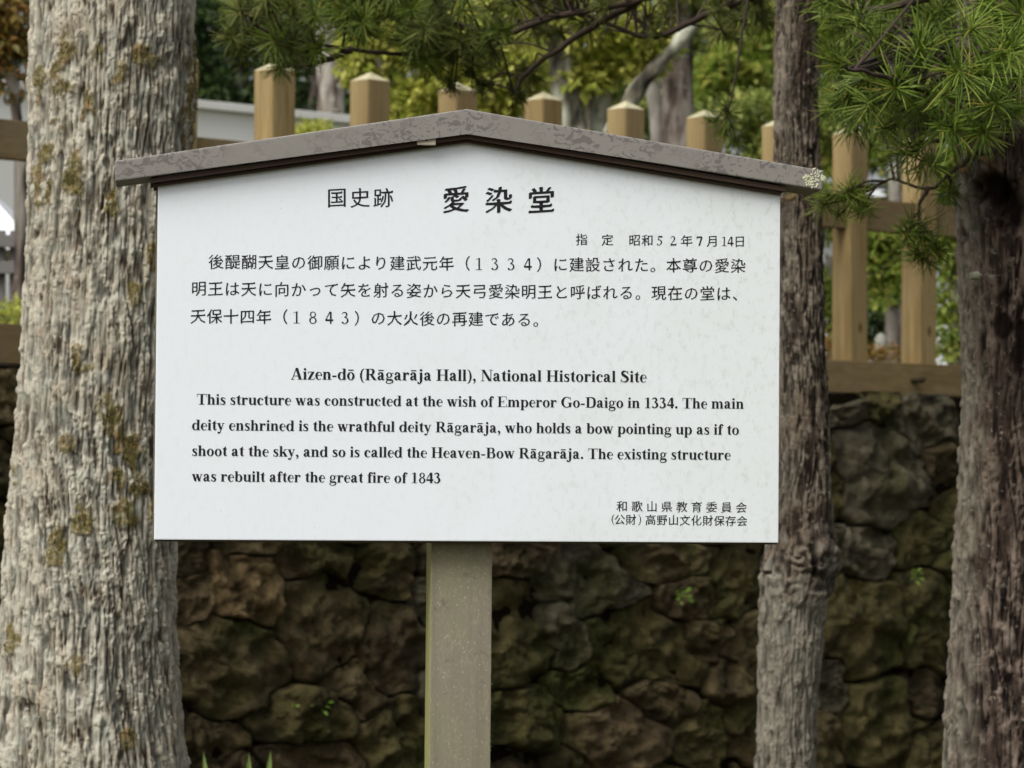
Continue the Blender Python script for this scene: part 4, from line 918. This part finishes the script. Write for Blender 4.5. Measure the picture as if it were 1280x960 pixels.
for px in (-70, -46, -22, 2, 18, 42, 66):
    t_, b_ = P(px, 288 + px * .02, 16), P(px, 400, 16)
    part('upright', bm_mesh(box_bm((t_.x - .018, 16 - .02, TZ), (.036 if px != 18 else .075, 0, 0), (0, .04, 0), (0, 0, t_.z - TZ)), 'upright', GREYT, .003), gf)
for py in (300, 333):
    t_ = P(-90, py, 15.96); t2 = P(80, py, 15.96); part('crossbar', bm_mesh(box_bm((t_.x, 15.93, t_.z - .03), (t2.x - t_.x, 0, 0), (0, .045, 0), (0, 0, .055)), 'crossbar', GREYT, .003), gf)
# white building at the right behind
YW = 26
wh = thing('white_house', (P(1050, 480, YW).x, YW, TZ), 'white walled house with a grey tiled roof glimpsed between the trees at the right', 'house')
x0, x1 = P(880, 400, YW).x, P(1250, 400, YW).x; ze = P(1000, 235, YW).z; zr = P(1000, 120, YW).z
part('wall', bm_mesh(box_bm((x0, YW, TZ), (x1 - x0, 0, 0), (0, 4, 0), (0, 0, ze - TZ)), 'wall', WHITE), wh)
rp = [Vector((x0 - .3, YW - .5, ze)), Vector((x0 - .3, YW + 2, zr)), Vector((x0 - .3, YW + 4.5, ze)), Vector((x0 - .3, YW + 4.4, ze - .08)), Vector((x0 - .3, YW - .4, ze - .08))]
rf = part('roof', bm_mesh(prism_bm(rp, (x1 - x0 + .6, 0, 0)), 'roof', TILE), wh)
acc = Acc(); nt_ = int((x1 - x0 + .6) / .14)
for k in range(nt_):
    x = x0 - .3 + .07 + k * .14; V, Fq = tube_np([(x, YW - .52, ze - .02), (x, YW + .8, ze + (zr - ze) * .52), (x, YW + 2, zr)], .028, 6); acc.add(V, Fq)
t_ = link('tile_ridges', acc.mesh('tile_ridges', TILE), rf); t_['kind'] = 'stuff'
part('gable_trim', bm_mesh(box_bm((x0 - .31, YW - .53, ze - .10), (x1 - x0 + .62, 0, 0), (0, .03, 0), (0, 0, .05)), 'gable_trim', WHITE), wh)
for px in (920, 985, 1050, 1125, 1190):
    l, r_ = P(px, 300, YW), P(px + 34, 300, YW); zb, zz = P(px, 400, YW).z, P(px, 305, YW).z
    fr = part('window', bm_mesh(box_bm((l.x, YW - .03, zb), (r_.x - l.x, 0, 0), (0, .028, 0), (0, 0, zz - zb)), 'window', GREYT), wh)
    pn = link('pane', bm_mesh(box_bm((l.x + .02, YW - .035, zb + .02), (r_.x - l.x - .04, 0, 0), (0, .004, 0), (0, 0, zz - zb - .04)), 'pane', DARKW), fr)
# trees and shrubs
btree('lime_leaved_maple', 'lime green maple spraying out between the third and fourth visible fence posts', 'tree', 535, 18, [(520, 118, 50, 40), (590, 70, 70, 45), (470, 60, 50, 36), (640, 90, 40, 45), (555, 150, 60, 20)], 9000, .06, LIME, 101, [[(535, 440, 22, 0), (540, 200, 18, 0), (560, 90, 10, 0)], [(540, 190, 9, 0), (500, 130, 7, 0), (470, 70, 4, -.1)]])
btree('lichened_tree', 'tree with pale lichen mottled trunk forking into leaning limbs above the fence', 'tree', 715, 17, [(800, 62, 40, 22), (760, 30, 70, 26), (640, 20, 60, 24), (735, 90, 26, 14)], 3200, .065, LIME, 102,
      [[(728, 460, 46, 0), (722, 240, 42, 0), (712, 150, 40, 0), (700, 60, 34, 0), (690, -60, 28, 0)], [(742, 220, 22, .1), (752, 140, 22, .05), (748, 60, 16, 0), (750, -30, 12, 0)], [(745, 205, 20, -.1), (785, 130, 22, -.15), (822, 80, 19, -.2), (870, 30, 10, -.2)]], BARK_G)
btree('mauve_trunked_tree', 'straight mauve grey tree trunk between the fifth and sixth posts', 'tree', 848, 21, [(850, -40, 110, 50)], 3000, .07, LEAF_G, 103, [[(846, 470, 46, 0), (846, 200, 43, 0), (848, 90, 40, 0), (850, -120, 36, 0)], [(826, 470, 20, .3), (824, 190, 18, .3), (812, 90, 14, .3), (800, 0, 10, .3)]], BARK_D)
btree('bare_grey_trunk_tree', 'blurred grey trunk in the shade between the first and second posts', 'tree', 412, 23, [(400, -60, 120, 40)], 2600, .08, LEAF_D, 104, [[(418, 470, 36, 0), (414, 200, 34, 0), (412, 90, 32, 0), (410, -120, 30, 0)]], BARK_D)
k = 0
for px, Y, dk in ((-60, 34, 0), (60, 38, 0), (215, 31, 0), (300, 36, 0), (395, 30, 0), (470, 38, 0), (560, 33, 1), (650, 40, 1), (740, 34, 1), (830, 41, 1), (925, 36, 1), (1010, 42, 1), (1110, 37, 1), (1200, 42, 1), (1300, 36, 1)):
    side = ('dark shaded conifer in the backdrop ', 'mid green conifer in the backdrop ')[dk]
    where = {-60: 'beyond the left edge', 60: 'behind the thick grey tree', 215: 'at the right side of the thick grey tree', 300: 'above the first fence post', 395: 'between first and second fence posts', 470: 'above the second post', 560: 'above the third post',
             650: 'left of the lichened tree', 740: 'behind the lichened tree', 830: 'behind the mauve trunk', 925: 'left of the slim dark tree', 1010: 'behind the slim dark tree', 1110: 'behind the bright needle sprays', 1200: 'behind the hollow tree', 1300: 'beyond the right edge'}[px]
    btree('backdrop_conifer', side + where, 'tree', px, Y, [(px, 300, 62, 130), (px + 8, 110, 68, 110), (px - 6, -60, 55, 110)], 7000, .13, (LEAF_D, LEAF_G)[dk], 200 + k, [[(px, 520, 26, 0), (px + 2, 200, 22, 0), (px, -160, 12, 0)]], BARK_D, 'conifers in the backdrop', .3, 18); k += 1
me = leaf_cloud([(x, 48 + 2 * math.sin(x), z, 1.5) for x in np.arange(-13, 13, 1.3) for z in np.arange(2.5, 10, 1.4)], 26000, .3, LEAF_D, 300)
tag(link('far_wood', me), kind='stuff'); 
btree('green_shrub', 'bright green shrub seen through the fence between the last two posts on the right', 'shrub', 1108, 19, [(1106, 330, 30, 44), (1090, 300, 20, 20)], 3000, .05, LEAF_Y, 110)
btree('dark_round_shrub', 'dark green shrub low behind the fence under the bright green one', 'shrub', 1100, 21, [(1100, 410, 22, 38)], 2600, .04, LEAF_D, 111)
btree('yellowing_shrub', 'yellowing shrub between the right hand fence post and the reddish tree', 'shrub', 1188, 18, [(1190, 380, 22, 70), (1180, 220, 30, 30), (1190, 300, 20, 40)], 4200, .045, LEAF_Y, 112)
btree('orange_leaved_shrub', 'low orange and yellow leaved shrub right beside the slim tree on the wall top', 'shrub', 1034, 17, [(1036, 438, 14, 12), (1100, 446, 30, 6)], 900, .03, LEAF_O, 113)
btree('pale_green_shrub', 'soft pale green shrub just right of the slim dark tree', 'shrub', 1036, 20, [(1036, 380, 16, 50), (1030, 260, 30, 40)], 2400, .045, LEAF_Y, 114)
btree('leafy_maple', 'yellow green broadleaf tree spreading behind the needle sprays at the top right', 'tree', 1060, 22, [(1060, 60, 90, 60), (960, 60, 60, 60), (1150, 180, 60, 70), (1050, 190, 24, 20), (900, 100, 40, 40)], 8000, .07, LEAF_Y, 115, nclump=22)
btree('lime_shrub', 'small lime green shrub in front of the pale hall wall between the first posts', 'shrub', 400, 19.0, [(385, 172, 22, 10)], 500, .05, LIME, 116)
btree('low_yellow_shrub', 'low yellow green plant at the foot of the grey timber screen', 'shrub', 12, 14.5, [(14, 396, 26, 7)], 700, .03, LIME, 117)
btree('ochre_leaved_tree', 'ochre and brown leaved tree at the top left corner', 'tree', 5, 15, [(0, 60, 30, 70)], 1600, .05, LEAF_O, 118, [[(20, 470, 20, 0), (26, 200, 16, 0), (10, 60, 10, 0), (0, -60, 8, 0)]], BARK_D)
btree('olive_shrub', 'olive green shrub behind the sixth and seventh posts in front of the white house', 'shrub', 935, 19.5, [(930, 150, 50, 34), (975, 190, 40, 20), (1035, 150, 26, 26)], 3200, .055, LEAF_G, 120)
# small trunk and pale stone seen through the right part of the fence
btree('thin_brown_trunk_tree', 'thin brown trunk directly left of the last fence post on the right', 'tree', 1122, 20, [(1122, 120, 40, 60)], 1500, .06, LEAF_G, 119, [[(1122, 470, 18, 0), (1121, 330, 17, 0), (1118, 150, 12, 0)]], BARK_D)
ls = thing('marker_stone', (P(1101, 450, 17.5).x, 17.5, TZ), 'small pale rounded stone marker behind the fence sill between the right posts', 'marker stone')
def lathe(prof, loc, k=20):
    acc = Acc(); V = []; 
    for r_, z in prof: V += [(loc[0] + r_ * math.cos(t) * (1 + .06 * math.sin(3 * t)), loc[1] + r_ * math.sin(t), loc[2] + z) for t in np.linspace(0, 2 * math.pi, k, endpoint=False)]
    n_ = len(prof); Fq = [[a * k + b_, a * k + (b_ + 1) % k, (a + 1) * k + (b_ + 1) % k, (a + 1) * k + b_] for a in range(n_ - 1) for b_ in range(k)]
    return np_mesh('body', V, np.array(Fq), plain('pale_stone', (.26, .26, .22), .9), smooth=True)
h_ = P(1101, 416, 17.5).z - TZ
part('body', lathe([(.001, h_), (.018, h_ - .01), (.032, h_ - .035), (.036, h_ - .08), (.028, h_ - .12), (.045, h_ - .17), (.05, .05), (.08, .0)], (ls.location.x, 17.5, TZ)), ls)
